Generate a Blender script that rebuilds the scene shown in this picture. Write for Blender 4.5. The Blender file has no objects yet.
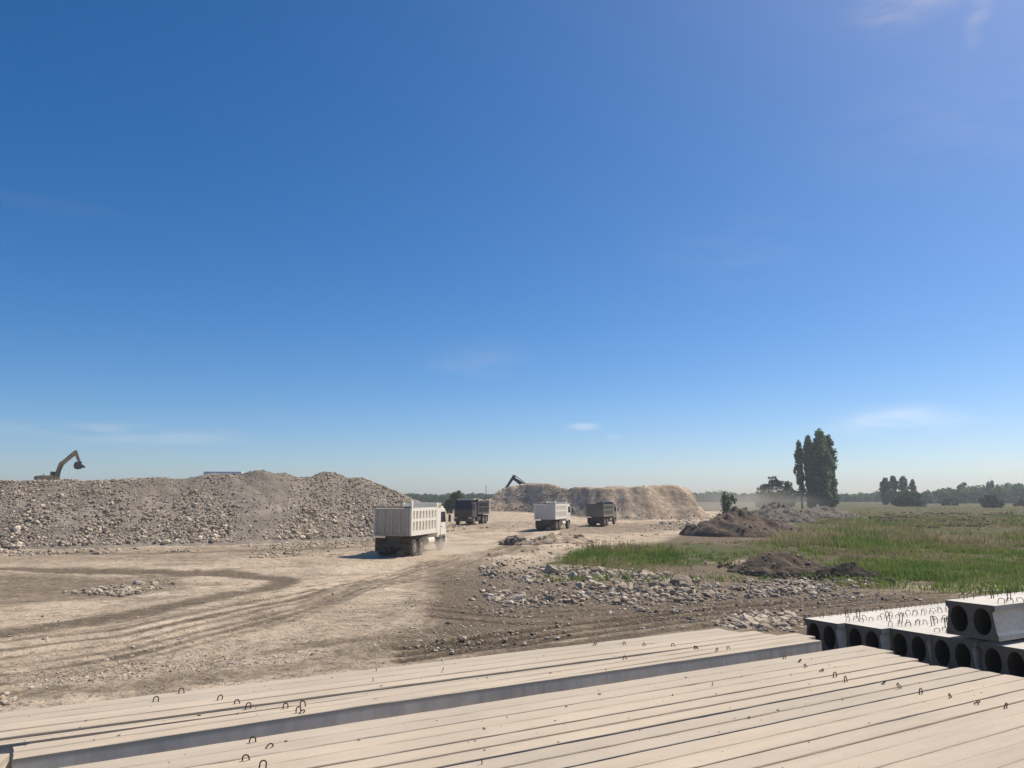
import bpy, bmesh, math, random
import numpy as np
from mathutils import Vector, Matrix

R = math.radians
random.seed(7)
rng = np.random.default_rng(11)
scene = bpy.context.scene
COL = scene.collection

# ------------------------------------------------------------------ camera
CAM_Z = 4.0
FPX = 769.0
PITCH = math.atan(113.0 / FPX)
cam_data = bpy.data.cameras.new("camera")
cam_data.sensor_width = 36.0
cam_data.lens = FPX / 1024.0 * 36.0
cam_data.clip_start = 0.1
cam_data.clip_end = 20000.0
cam = bpy.data.objects.new("camera", cam_data)
COL.objects.link(cam)
cam.location = (0, 0, CAM_Z)
cam.rotation_euler = (math.pi / 2 + PITCH, 0, 0)
scene.camera = cam

# ------------------------------------------------------------------ sky, sun, exposure
SUN_AZ, SUN_EL = 57.0, 52.0
world = bpy.data.worlds.new("World")
scene.world = world
world.use_nodes = True
wn, wl = world.node_tree.nodes, world.node_tree.links
for n in list(wn):
    wn.remove(n)
w_out = wn.new("ShaderNodeOutputWorld")
w_bg = wn.new("ShaderNodeBackground")
w_sky = wn.new("ShaderNodeTexSky")
w_sky.sky_type = 'NISHITA'
w_sky.sun_disc = False
w_sky.sun_elevation = R(SUN_EL)
w_sky.sun_rotation = R(SUN_AZ)
w_sky.altitude = 0.0
w_sky.air_density = 0.7
w_sky.dust_density = 0.8
w_sky.ozone_density = 3.5
w_bg.inputs['Strength'].default_value = 0.125
SUN_STRENGTH = 4.9
EXPOSURE = 0.0

# thin cirrus: soft streaks fixed in the sky's directions
w_tc = wn.new("ShaderNodeTexCoord")
w_map = wn.new("ShaderNodeMapping")
w_map.inputs['Scale'].default_value = (5.0, 5.0, 26.0)
w_noise = wn.new("ShaderNodeTexNoise")
w_noise.inputs['Scale'].default_value = 2.2
w_noise.inputs['Detail'].default_value = 6.0
wl.new(w_tc.outputs['Generated'], w_map.inputs['Vector'])
wl.new(w_map.outputs['Vector'], w_noise.inputs['Vector'])
w_ramp = wn.new("ShaderNodeMapRange")
w_ramp.inputs['From Min'].default_value = 0.34
w_ramp.inputs['From Max'].default_value = 0.72
wl.new(w_noise.outputs['Fac'], w_ramp.inputs['Value'])


def pixel_dir(px, py):
    u, v = (px - 512.0) / FPX, (384.0 - py) / FPX
    return Vector((u, math.cos(PITCH) - v * math.sin(PITCH), math.sin(PITCH) + v * math.cos(PITCH)))


def cloud_mask(px, py, wx, wz, k):
    c = pixel_dir(px, py).normalized()
    s = wn.new("ShaderNodeVectorMath"); s.operation = 'SUBTRACT'
    wl.new(w_tc.outputs['Generated'], s.inputs[0]); s.inputs[1].default_value = c
    m = wn.new("ShaderNodeVectorMath"); m.operation = 'MULTIPLY'
    wl.new(s.outputs[0], m.inputs[0]); m.inputs[1].default_value = (1 / wx, 0.6, 1 / wz)
    l = wn.new("ShaderNodeVectorMath"); l.operation = 'LENGTH'
    wl.new(m.outputs[0], l.inputs[0])
    r = wn.new("ShaderNodeMapRange"); r.interpolation_type = 'SMOOTHSTEP'
    r.inputs['From Min'].default_value = 1.0; r.inputs['From Max'].default_value = 0.1
    r.inputs['To Min'].default_value = 0.0; r.inputs['To Max'].default_value = k
    wl.new(l.outputs['Value'], r.inputs['Value'])
    return r.outputs['Result']


acc = None
for args in [(120, 433, 0.17, 0.016, 0.42), (890, 421, 0.10, 0.026, 0.32), (583, 427, 0.03, 0.007, 0.7),
             (614, 436, 0.014, 0.006, 0.6), (905, 4, 0.07, 0.03, 0.6), (980, 10, 0.014, 0.04, 0.4),
             (60, 207, 0.09, 0.012, 0.12), (735, 250, 0.16, 0.07, 0.07), (960, 120, 0.2, 0.08, 0.08),
             (480, 360, 0.1, 0.04, 0.12)]:
    o = cloud_mask(*args)
    if acc is None:
        acc = o
    else:
        a = wn.new("ShaderNodeMath"); a.operation = 'MAXIMUM'
        wl.new(acc, a.inputs[0]); wl.new(o, a.inputs[1]); acc = a.outputs[0]
w_cm = wn.new("ShaderNodeMath"); w_cm.operation = 'MULTIPLY'
wl.new(acc, w_cm.inputs[0]); wl.new(w_ramp.outputs['Result'], w_cm.inputs[1])
w_bw = wn.new("ShaderNodeRGBToBW"); wl.new(w_sky.outputs['Color'], w_bw.inputs['Color'])
w_cc = wn.new("ShaderNodeMixRGB"); w_cc.blend_type = 'MULTIPLY'; w_cc.inputs['Fac'].default_value = 1.0
wl.new(w_bw.outputs['Val'], w_cc.inputs['Color1']); w_cc.inputs['Color2'].default_value = (1.62, 1.58, 1.68, 1)
w_mix = wn.new("ShaderNodeMixRGB")
wl.new(w_cm.outputs[0], w_mix.inputs['Fac'])
w_hsv = wn.new("ShaderNodeHueSaturation")
w_hsv.inputs['Saturation'].default_value = 1.36
wl.new(w_sky.outputs['Color'], w_hsv.inputs['Color'])
wl.new(w_hsv.outputs['Color'], w_mix.inputs['Color1']); wl.new(w_cc.outputs['Color'], w_mix.inputs['Color2'])
wl.new(w_mix.outputs['Color'], w_bg.inputs['Color'])
wl.new(w_bg.outputs['Background'], w_out.inputs['Surface'])

sun_data = bpy.data.lights.new("sun", 'SUN')
sun_data.energy = SUN_STRENGTH
sun_data.angle = R(0.5)
sun_data.color = (1.0, 0.91, 0.78)
sun = bpy.data.objects.new("sun", sun_data)
COL.objects.link(sun)
_sd = Vector((math.sin(R(SUN_AZ)) * math.cos(R(SUN_EL)), math.cos(R(SUN_AZ)) * math.cos(R(SUN_EL)), math.sin(R(SUN_EL))))
sun.rotation_euler = _sd.to_track_quat('Z', 'Y').to_euler()
sun.location = (60, 40, 80)

vs = scene.view_settings
vs.view_transform = 'Standard'
vs.look = 'None'
vs.gamma = 1.0
vs.use_curve_mapping = False
vs.exposure = EXPOSURE
scene.cycles.volume_bounces = 1
scene.cycles.max_bounces = 5
scene.cycles.volume_step_rate = 3.0
scene.cycles.use_denoising = True


# ------------------------------------------------------------------ numeric helpers
def sstep(a, b, x):
    t = np.clip((np.asarray(x, float) - a) / (b - a), 0, 1)
    return t * t * (3 - 2 * t)


def _hash(ix, iy, seed):
    h = (ix.astype(np.int64) * 374761393 + iy.astype(np.int64) * 668265263 + seed * 1442695041) & 0xFFFFFFFF
    h = ((h ^ (h >> 13)) * 1274126177) & 0xFFFFFFFF
    h = ((h ^ (h >> 16)) * 2246822519) & 0xFFFFFFFF
    return ((h ^ (h >> 15)) & 0xFFFFFF) / float(0xFFFFFF)


def vnoise(x, y, seed=0):
    x = np.asarray(x, float); y = np.asarray(y, float)
    ix, iy = np.floor(x), np.floor(y)
    fx, fy = x - ix, y - iy
    fx = fx * fx * (3 - 2 * fx); fy = fy * fy * (3 - 2 * fy)
    a, b = _hash(ix, iy, seed), _hash(ix + 1, iy, seed)
    c, d = _hash(ix, iy + 1, seed), _hash(ix + 1, iy + 1, seed)
    return (a * (1 - fx) + b * fx) * (1 - fy) + (c * (1 - fx) + d * fx) * fy


def fbm(x, y, seed=0, octaves=4):
    s, amp, tot = 0.0, 1.0, 0.0
    for k in range(octaves):
        s = s + amp * (vnoise(x * 2 ** k, y * 2 ** k, seed + k * 17) - 0.5)
        tot += amp; amp *= 0.5
    return s / tot


def bearing(x, y, z=0.2):
    """how far right and how deep a ground point lies, in units handy for laying out the yard"""
    y = np.maximum(np.asarray(y, float), 0.5)
    hgt = CAM_Z - np.asarray(z, float)
    t = np.maximum(y * math.cos(PITCH) - hgt * math.sin(PITCH), 0.3)
    return 512 + FPX * np.asarray(x, float) / t, 384 + FPX * (hgt * math.cos(PITCH) + y * math.sin(PITCH)) / t


def on_plane(px, py, z):
    d = pixel_dir(px, py)
    t = (z - CAM_Z) / d.z
    return Vector((d.x * t, d.y * t, z))


def at_depth(px, py, Y):
    d = pixel_dir(px, py)
    t = Y / d.y
    return Vector((d.x * t, Y, CAM_Z + d.z * t))


def poly_dist(px, py, pts):
    """distance to a polyline"""
    px = np.asarray(px, float); py = np.asarray(py, float)
    best = np.full(px.shape, 1e9)
    for (x0, y0), (x1, y1) in zip(pts[:-1], pts[1:]):
        dx, dy = x1 - x0, y1 - y0
        t = np.clip(((px - x0) * dx + (py - y0) * dy) / (dx * dx + dy * dy + 1e-9), 0, 1)
        best = np.minimum(best, np.hypot(px - x0 - t * dx, py - y0 - t * dy))
    return best


def in_poly(px, py, pts):
    px = np.asarray(px, float); py = np.asarray(py, float)
    inside = np.zeros(px.shape, bool)
    n = len(pts)
    for i in range(n):
        x0, y0 = pts[i]; x1, y1 = pts[(i + 1) % n]
        c = ((y0 > py) != (y1 > py)) & (px < (x1 - x0) * (py - y0) / (y1 - y0 + 1e-12) + x0)
        inside ^= c
    return inside


def signed_poly(px, py, pts):
    d = poly_dist(px, py, list(pts) + [pts[0]])
    return np.where(in_poly(px, py, pts), d, -d)


# ------------------------------------------------------------------ terrain height
DARK_TRUCK_XY = (at_depth(473, 524, 100).x, 100.0)


def ground_z(x, y, detail=True):
    x = np.asarray(x, float); y = np.asarray(y, float)
    r = np.hypot(x * 0.7, y)
    pad = 0.85 * (1 - sstep(25, 43, r))
    z = pad
    z = z + 0.5 * np.exp(-(((x - DARK_TRUCK_XY[0]) / 10) ** 2 + ((y - DARK_TRUCK_XY[1]) / 14) ** 2))
    z = z + 1.15 * np.exp(-(((x + 2.0) / 11) ** 2 + ((y - 146) / 26) ** 2))
    out = sstep(18, 30, np.hypot(x * 0.75, y)) * (1 - sstep(300, 900, r))
    z = z + out * (0.45 * fbm(x / 17.0, y / 17.0, 3, 3) + 0.16 * fbm(x / 3.1, y / 3.1, 9, 3))
    # low bank at the roadside and field edges
    a, b = bearing(x, y)
    bank = np.exp(-(((a - 575) / 45) ** 2 + ((b - 538) / 6) ** 2))
    z = z + 0.8 * bank * sstep(40, 50, y)
    if detail:
        z = z + out * (0.11 * fbm(x / 0.9, y / 0.9, 21, 3) + 0.12 * np.maximum(fbm(x / 2.2, y / 1.6, 23, 3), 0))
        zn = sstep(12, 17, np.hypot(x, y)) * (1 - out)
        z = z - zn * 0.05 * (0.5 + fbm(x / 1.3, y / 1.3, 5, 3))
    return z


def gz(x, y):
    return float(ground_z(np.array([x]), np.array([y]))[0])


def on_ground(px, py):
    z = 0.3
    for _ in range(14):
        p = on_plane(px, py, z)
        z = 0.5 * z + 0.5 * gz(p.x, p.y)
    p = on_plane(px, py, z)
    return Vector((p.x, p.y, gz(p.x, p.y)))


# ------------------------------------------------------------------ object helpers
def tag(o, label=None, cat=None, group=None, kind=None):
    if label: o['label'] = label
    if cat: o['category'] = cat
    if group: o['group'] = group
    if kind: o['kind'] = kind
    return o


def empty(name, loc=(0, 0, 0), rz=0.0):
    o = bpy.data.objects.new(name, None)
    o.empty_display_size = 0.3
    COL.objects.link(o)
    o.location = loc
    o.rotation_euler = (0, 0, rz)
    return o


def link_mesh(name, me, mats, parent=None):
    o = bpy.data.objects.new(name, me)
    COL.objects.link(o)
    if mats is not None:
        for m in (mats if isinstance(mats, (list, tuple)) else [mats]):
            me.materials.append(m)
    if parent is not None:
        o.parent = parent
    return o


def copy_tree(o, parent=None):
    c = o.copy()
    COL.objects.link(c)
    if parent is not None:
        c.parent = parent
    for ch in list(o.children):
        copy_tree(ch, c)
    return c


def np_mesh(name, verts, faces, attrs=None, smooth=False):
    """verts (N,3), faces (M,k) arrays -> mesh, quick"""
    me = bpy.data.meshes.new(name)
    verts = np.asarray(verts, np.float32); faces = np.asarray(faces, np.int32)
    k = faces.shape[1]
    me.vertices.add(len(verts)); me.vertices.foreach_set("co", verts.ravel())
    me.loops.add(faces.size); me.loops.foreach_set("vertex_index", faces.ravel())
    me.polygons.add(len(faces))
    me.polygons.foreach_set("loop_start", np.arange(0, faces.size, k, dtype=np.int32))
    me.polygons.foreach_set("loop_total", np.full(len(faces), k, np.int32))
    me.polygons.foreach_set("use_smooth", np.full(len(faces), smooth, bool))
    for an, arr in (attrs or {}).items():
        arr = np.asarray(arr, np.float32)
        if arr.ndim == 1:
            at = me.attributes.new(an, 'FLOAT', 'POINT'); at.data.foreach_set("value", arr)
        else:
            at = me.attributes.new(an, 'FLOAT_COLOR', 'POINT'); at.data.foreach_set("color", arr.ravel())
    me.update(calc_edges=True)
    return me


class MB:
    """collects simple solids into one mesh"""
    def __init__(self):
        self.bm = bmesh.new()

    def box(self, x0, x1, y0, y1, z0, z1, bevel=0.0, M=None):
        r = bmesh.ops.create_cube(self.bm, size=1.0)
        vs_ = r['verts']
        for v in vs_:
            v.co = Vector(((x0 + x1) / 2 + v.co.x * (x1 - x0), (y0 + y1) / 2 + v.co.y * (y1 - y0), (z0 + z1) / 2 + v.co.z * (z1 - z0)))
        if bevel > 0:
            es = list({e for v in vs_ for e in v.link_edges})
            rb = bmesh.ops.bevel(self.bm, geom=es, offset=bevel, segments=2, affect='EDGES', profile=0.6)
            vs_ = list({v for f in rb['faces'] for v in f.verts} | {v for v in vs_ if v.is_valid})
        if M is not None:
            bmesh.ops.transform(self.bm, matrix=M, verts=[v for v in vs_ if v.is_valid])
        return self

    def cyl(self, p0, p1, r0, r1=None, seg=16):
        p0, p1 = Vector(p0), Vector(p1)
        d = p1 - p0
        q = d.to_track_quat('Z', 'Y').to_matrix().to_4x4()
        bmesh.ops.create_cone(self.bm, cap_ends=True, segments=seg, radius1=r0, radius2=r0 if r1 is None else r1,
                              depth=d.length, matrix=Matrix.Translation((p0 + p1) / 2) @ q)
        return self

    def prism(self, pts, y0, y1):
        """outline in the x-z plane, thickness along y"""
        a = [self.bm.verts.new((x, y0, z)) for x, z in pts]
        b = [self.bm.verts.new((x, y1, z)) for x, z in pts]
        n = len(pts)
        fs = [self.bm.faces.new(a), self.bm.faces.new(b[::-1])]
        for i in range(n):
            fs.append(self.bm.faces.new((a[i], b[i], b[(i + 1) % n], a[(i + 1) % n])))
        bmesh.ops.recalc_face_normals(self.bm, faces=fs)
        return self

    def tube(self, pts, r, seg=8):
        pts = [Vector(p) for p in pts]
        rings = []
        for i, p in enumerate(pts):
            t = (pts[min(i + 1, len(pts) - 1)] - pts[max(i - 1, 0)]).normalized()
            q = t.to_track_quat('Z', 'Y')
            rings.append([self.bm.verts.new(p + q @ Vector((r * math.cos(2 * math.pi * k / seg), r * math.sin(2 * math.pi * k / seg), 0))) for k in range(seg)])
        # untwist: line up neighbouring rings
        for i in range(1, len(rings)):
            best = min(range(seg), key=lambda s: sum((rings[i][(k + s) % seg].co - rings[i - 1][k].co).length for k in range(seg)))
            rings[i] = rings[i][best:] + rings[i][:best]
        for a, b in zip(rings[:-1], rings[1:]):
            for k in range(seg):
                self.bm.faces.new((a[k], a[(k + 1) % seg], b[(k + 1) % seg], b[k]))
        self.bm.faces.new(rings[0][::-1]); self.bm.faces.new(rings[-1])
        return self

    def mesh(self, name, smooth=False):
        me = bpy.data.meshes.new(name)
        bmesh.ops.recalc_face_normals(self.bm, faces=self.bm.faces)
        self.bm.to_mesh(me); self.bm.free()
        if smooth:
            for p in me.polygons: p.use_smooth = True
        return me

    def build(self, name, mat, parent=None, smooth=False):
        return link_mesh(name, self.mesh(name, smooth), mat, parent)


# ------------------------------------------------------------------ materials
class NT:
    def __init__(self, name):
        self.m = bpy.data.materials.new(name)
        self.m.use_nodes = True
        self.n, self.l = self.m.node_tree.nodes, self.m.node_tree.links
        self.b = self.n['Principled BSDF']
        self.out = self.n['Material Output']

    def new(self, t, **kw):
        nd = self.n.new(t)
        for k, v in kw.items(): setattr(nd, k, v)
        return nd

    def put(self, nd, key, v):
        if hasattr(v, 'links') or isinstance(v, bpy.types.NodeSocket): self.l.new(v, nd.inputs[key])
        else: nd.inputs[key].default_value = v

    def pos(self):
        return self.new('ShaderNodeNewGeometry').outputs['Position']

    def obj(self):
        return self.new('ShaderNodeTexCoord').outputs['Object']

    def noise(self, vec, scale, detail=4, rough=0.55, dist=0.0, stretch=None):
        if stretch is not None:
            mp = self.new('ShaderNodeMapping'); mp.inputs['Scale'].default_value = stretch
            self.l.new(vec, mp.inputs['Vector']); vec = mp.outputs['Vector']
        t = self.new('ShaderNodeTexNoise')
        self.put(t, 'Scale', scale); self.put(t, 'Detail', detail); self.put(t, 'Roughness', rough); self.put(t, 'Distortion', dist)
        self.l.new(vec, t.inputs['Vector'])
        return t.outputs['Fac']

    def rng(self, v, a, b, c=0.0, d=1.0, smooth=False):
        t = self.new('ShaderNodeMapRange')
        if smooth: t.interpolation_type = 'SMOOTHSTEP'
        self.l.new(v, t.inputs['Value'])
        for k, x in zip(('From Min', 'From Max', 'To Min', 'To Max'), (a, b, c, d)): t.inputs[k].default_value = x
        return t.outputs['Result']

    def math(self, op, a, b=0.0):
        t = self.new('ShaderNodeMath', operation=op)
        self.put(t, 0, a); self.put(t, 1, b)
        return t.outputs[0]

    def mix(self, f, a, b, blend='MIX'):
        t = self.new('ShaderNodeMixRGB', blend_type=blend)
        self.put(t, 'Fac', f)
        self.put(t, 'Color1', a if not isinstance(a, tuple) else (*a, 1) if len(a) == 3 else a)
        self.put(t, 'Color2', b if not isinstance(b, tuple) else (*b, 1) if len(b) == 3 else b)
        return t.outputs['Color']

    def attr(self, name, out='Fac'):
        t = self.new('ShaderNodeAttribute', attribute_name=name)
        return t.outputs[out]

    def bump(self, h, strength=0.5, dist=0.05):
        t = self.new('ShaderNodeBump')
        self.put(t, 'Height', h); self.put(t, 'Strength', strength); self.put(t, 'Distance', dist)
        self.l.new(t.outputs['Normal'], self.b.inputs['Normal'])

    def done(self, color, rough=0.9, spec=0.2, metal=0.0):
        self.put(self.b, 'Base Color', color if not isinstance(color, tuple) else (*color, 1) if len(color) == 3 else color)
        self.put(self.b, 'Roughness', rough); self.put(self.b, 'Specular IOR Level', spec); self.put(self.b, 'Metallic', metal)
        return self.m


def scaled(c, k):
    return tuple(x * k for x in c)


PALE = (0.66, 0.53, 0.385)
TAN = (0.5, 0.395, 0.275)
BROWN = (0.175, 0.135, 0.092)
GREEN = (0.11, 0.14, 0.045)
STRAW = (0.24, 0.19, 0.095)


def mat_ground():
    t = NT("ground_soil")
    p = t.pos()
    z = t.new('ShaderNodeSeparateColor')
    t.l.new(t.attr('zone', 'Color'), z.inputs['Color'])
    dark, green, gravel = z.outputs['Red'], z.outputs['Green'], z.outputs['Blue']
    nb = t.noise(p, 0.09, 5, 0.6)
    nm = t.noise(p, 0.7, 6, 0.65)
    nf = t.noise(p, 6.0, 5, 0.7)
    base = t.mix(t.rng(nb, 0.38, 0.62), TAN, PALE)
    base = t.mix(t.rng(nm, 0.42, 0.72), base, scaled(PALE, 1.08))
    # wheel-pressed streaks along the haul road
    st = t.noise(p, 1.0, 4, 0.6, 0.6, stretch=(0.9, 0.25, 1))
    base = t.mix(t.rng(st, 0.55, 0.75, 0, 0.5), base, scaled(TAN, 0.78))
    mot = t.noise(p, 0.28, 7, 0.72, 0.4)
    base = t.mix(t.rng(mot, 0.48, 0.64, 0, 0.75), base, scaled(TAN, 0.6))
    fleck = t.noise(p, 2.6, 6, 0.75)
    base = t.mix(t.rng(fleck, 0.53, 0.64, 0, 0.75), base, scaled(TAN, 0.5))
    base = t.mix(t.rng(fleck, 0.42, 0.3, 0, 0.6), base, scaled(PALE, 1.18))
    # broken edges for the dark soil
    dk = t.math('ADD', dark, t.math('MULTIPLY', t.math('SUBTRACT', nm, 0.5), 0.8))
    dk = t.math('ADD', dk, t.math('MULTIPLY', t.math('SUBTRACT', fleck, 0.5), 0.9))
    dk = t.rng(dk, 0.12, 0.95, smooth=True)
    brown = t.mix(t.rng(nf, 0.35, 0.7), scaled(BROWN, 0.75), scaled(BROWN, 1.45))
    brown = t.mix(t.rng(t.noise(p, 2.2, 5, 0.7), 0.55, 0.75, 0, 0.6), brown, scaled(TAN, 0.8))
    brown = t.mix(t.rng(dark, 0.97, 1.3, 0, 0.75), brown, scaled(BROWN, 0.42))
    brown = t.mix(t.rng(t.noise(p, 0.9, 6, 0.75, stretch=(0.35, 1.0, 1)), 0.52, 0.66, 0, 0.7), brown, scaled(BROWN, 0.6))
    c = t.mix(dk, base, brown)
    # pebbles: small pale and dark cells
    v = t.new('ShaderNodeTexVoronoi'); v.inputs['Scale'].default_value = 7.0; v.inputs['Randomness'].default_value = 1.0
    t.l.new(p, v.inputs['Vector'])
    cellv = t.new('ShaderNodeSeparateColor'); t.l.new(v.outputs['Color'], cellv.inputs['Color'])
    peb = t.math('MULTIPLY', t.rng(v.outputs['Distance'], 0.42, 0.3), t.rng(cellv.outputs['Red'], 0.55, 0.6))
    peb = t.math('MULTIPLY', peb, t.rng(gravel, 0.0, 1.0, 0.12, 0.95))
    pebc = t.mix(cellv.outputs['Green'], (0.2, 0.17, 0.14), (0.5, 0.45, 0.38))
    c = t.mix(peb, c, pebc)
    # turf
    gn = t.math('ADD', green, t.math('MULTIPLY', t.math('SUBTRACT', t.noise(p, 0.35, 6, 0.7), 0.5), 1.1))
    gf = t.rng(gn, 0.38, 0.66, smooth=True)
    gc = t.mix(t.rng(t.noise(p, 0.12, 4), 0.4, 0.62), GREEN, scaled(STRAW, 0.62))
    gc = t.mix(t.rng(nf, 0.4, 0.7), scaled(gc if isinstance(gc, tuple) else GREEN, 0.8) if False else gc, (0.10, 0.085, 0.045))
    gc = t.mix(t.rng(t.noise(p, 0.085, 5, 0.65), 0.5, 0.62, 0, 0.7), gc, (0.16, 0.125, 0.08))
    c = t.mix(gf, c, gc)
    c = t.mix(1.0, c, t.mix(nf, (0.72, 0.72, 0.72), (1.22, 1.22, 1.22)), 'MULTIPLY')
    h = t.math('ADD', t.math('MULTIPLY', nf, 0.5), t.math('ADD', t.math('MULTIPLY', nm, 1.5), t.math('MULTIPLY', peb, 0.5)))
    t.bump(h, 1.0, 0.16)
    return t.done(c, 0.95, 0.1)


def mat_soil(name, c0, c1, scale=1.2, bump=0.12, stripes=False):
    t = NT(name)
    p = t.pos()
    a = t.noise(p, scale, 6, 0.7)
    b = t.noise(p, scale * 7, 5, 0.7)
    c = t.mix(t.rng(a, 0.36, 0.64), c0, c1)
    big = t.noise(p, 0.16, 4, 0.6, 0.5)
    c = t.mix(t.rng(big, 0.48, 0.62, 0, 0.6), c, scaled(c0, 0.72))
    if stripes:
        s = t.noise(p, 0.55, 5, 0.6, 0.4, stretch=(2.4, 2.4, 0.35))
        c = t.mix(t.rng(s, 0.42, 0.68, 0, 0.75), c, scaled(c0, 0.62))
        s2 = t.noise(p, 0.5, 4, 0.6, 0.5, stretch=(0.25, 0.25, 4.0))
        c = t.mix(t.rng(s2, 0.55, 0.7, 0, 0.5), c, scaled(c1, 1.12))
    c = t.mix(1.0, c, t.mix(b, (0.7, 0.7, 0.7), (1.25, 1.25, 1.25)), 'MULTIPLY')
    t.bump(t.math('ADD', a, t.math('MULTIPLY', b, 0.4)), 0.9, bump)
    return t.done(c, 0.95, 0.1)


def mat_stone(name, dark, mid, pale):
    """per-stone tint from the 'tint' attribute, or from the object when there is none"""
    t = NT(name)
    p = t.pos()
    v = t.attr('tint')
    rmp = t.new('ShaderNodeValToRGB')
    e = rmp.color_ramp.elements
    e[0].position = 0.0; e[0].color = (*dark, 1)
    e[1].position = 1.0; e[1].color = (*pale, 1)
    m_ = e.new(0.5); m_.color = (*mid, 1)
    t.l.new(v, rmp.inputs['Fac'])
    n = t.noise(p, 5.0, 5, 0.65)
    c = t.mix(1.0, rmp.outputs['Color'], t.mix(n, (0.65, 0.65, 0.66), (1.25, 1.23, 1.2)), 'MULTIPLY')
    t.bump(n, 0.5, 0.05)
    return t.done(c, 0.85, 0.25)


def mat_boulder():
    t = NT("boulder_stone")
    p = t.pos()
    oi = t.new('ShaderNodeObjectInfo')
    n = t.noise(p, 3.0, 6, 0.7)
    c = t.mix(oi.outputs['Random'], (0.25, 0.19, 0.125), (0.58, 0.47, 0.335))
    c = t.mix(t.rng(n, 0.5, 0.75), c, (0.22, 0.17, 0.125))
    c = t.mix(t.rng(t.noise(p, 14, 4), 0.45, 0.7, 0, 0.4), c, (0.55, 0.5, 0.43))
    t.bump(n, 0.6, 0.08)
    return t.done(c, 0.85, 0.25)


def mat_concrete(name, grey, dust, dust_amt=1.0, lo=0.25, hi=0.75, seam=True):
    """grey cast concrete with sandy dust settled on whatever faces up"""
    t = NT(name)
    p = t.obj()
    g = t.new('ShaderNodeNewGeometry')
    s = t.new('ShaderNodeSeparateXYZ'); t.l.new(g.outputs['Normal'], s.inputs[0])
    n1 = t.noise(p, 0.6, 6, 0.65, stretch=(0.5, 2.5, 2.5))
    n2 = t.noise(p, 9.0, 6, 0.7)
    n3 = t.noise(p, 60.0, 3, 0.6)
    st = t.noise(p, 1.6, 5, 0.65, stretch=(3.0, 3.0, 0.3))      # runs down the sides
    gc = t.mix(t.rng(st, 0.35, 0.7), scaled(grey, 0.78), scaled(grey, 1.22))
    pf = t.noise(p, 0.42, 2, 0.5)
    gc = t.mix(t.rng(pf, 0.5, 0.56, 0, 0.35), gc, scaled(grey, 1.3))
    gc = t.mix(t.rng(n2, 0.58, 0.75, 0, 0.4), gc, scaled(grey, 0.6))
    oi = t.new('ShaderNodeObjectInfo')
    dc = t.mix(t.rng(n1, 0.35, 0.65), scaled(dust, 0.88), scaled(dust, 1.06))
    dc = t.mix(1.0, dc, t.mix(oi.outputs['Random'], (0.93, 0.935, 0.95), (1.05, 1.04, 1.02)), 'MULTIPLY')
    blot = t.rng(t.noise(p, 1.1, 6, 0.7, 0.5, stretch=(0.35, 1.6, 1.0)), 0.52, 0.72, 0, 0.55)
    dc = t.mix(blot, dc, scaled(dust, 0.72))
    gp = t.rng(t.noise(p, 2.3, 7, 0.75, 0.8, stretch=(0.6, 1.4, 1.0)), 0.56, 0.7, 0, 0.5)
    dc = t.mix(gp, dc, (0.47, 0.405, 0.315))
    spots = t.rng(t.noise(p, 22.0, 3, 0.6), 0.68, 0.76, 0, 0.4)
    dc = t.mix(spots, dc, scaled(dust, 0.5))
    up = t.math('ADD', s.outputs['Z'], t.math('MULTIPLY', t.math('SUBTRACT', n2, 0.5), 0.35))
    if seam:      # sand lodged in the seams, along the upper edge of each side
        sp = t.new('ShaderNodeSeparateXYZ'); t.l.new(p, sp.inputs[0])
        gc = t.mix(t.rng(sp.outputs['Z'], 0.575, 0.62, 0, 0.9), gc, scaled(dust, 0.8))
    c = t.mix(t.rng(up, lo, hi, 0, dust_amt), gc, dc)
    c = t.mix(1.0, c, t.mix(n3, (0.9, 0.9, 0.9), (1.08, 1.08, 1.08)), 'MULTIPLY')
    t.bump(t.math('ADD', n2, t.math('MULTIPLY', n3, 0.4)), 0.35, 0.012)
    return t.done(c, 0.88, 0.25)


def mat_paint(name, col, dirt=(0.34, 0.28, 0.21), amt=0.5, rough=0.5, metal=0.0, scale=2.5):
    t = NT(name)
    p = t.obj()
    n = t.noise(p, scale, 6, 0.7)
    st = t.noise(p, scale, 5, 0.6, stretch=(3, 3, 0.4))
    s = t.new('ShaderNodeSeparateXYZ'); t.l.new(p, s.inputs[0])
    low = t.rng(s.outputs['Z'], 2.6, 0.6, 0.0, 0.35)
    f = t.math('MULTIPLY', t.rng(t.math('ADD', t.math('ADD', t.math('MULTIPLY', n, 0.6), t.math('MULTIPLY', st, 0.4)), low), 0.45, 0.8), amt)
    c = t.mix(f, col, dirt)
    return t.done(c, t.rng(f, 0, 0.6, rough, 0.9), 0.35, metal)


def mat_plain(name, col, rough=0.7, metal=0.0, spec=0.3, var=0.25, scale=6.0):
    t = NT(name)
    n = t.noise(t.obj(), scale, 5, 0.65)
    c = t.mix(n, scaled(col, 1 - var), scaled(col, 1 + var))
    return t.done(c, rough, spec, metal)


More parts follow.
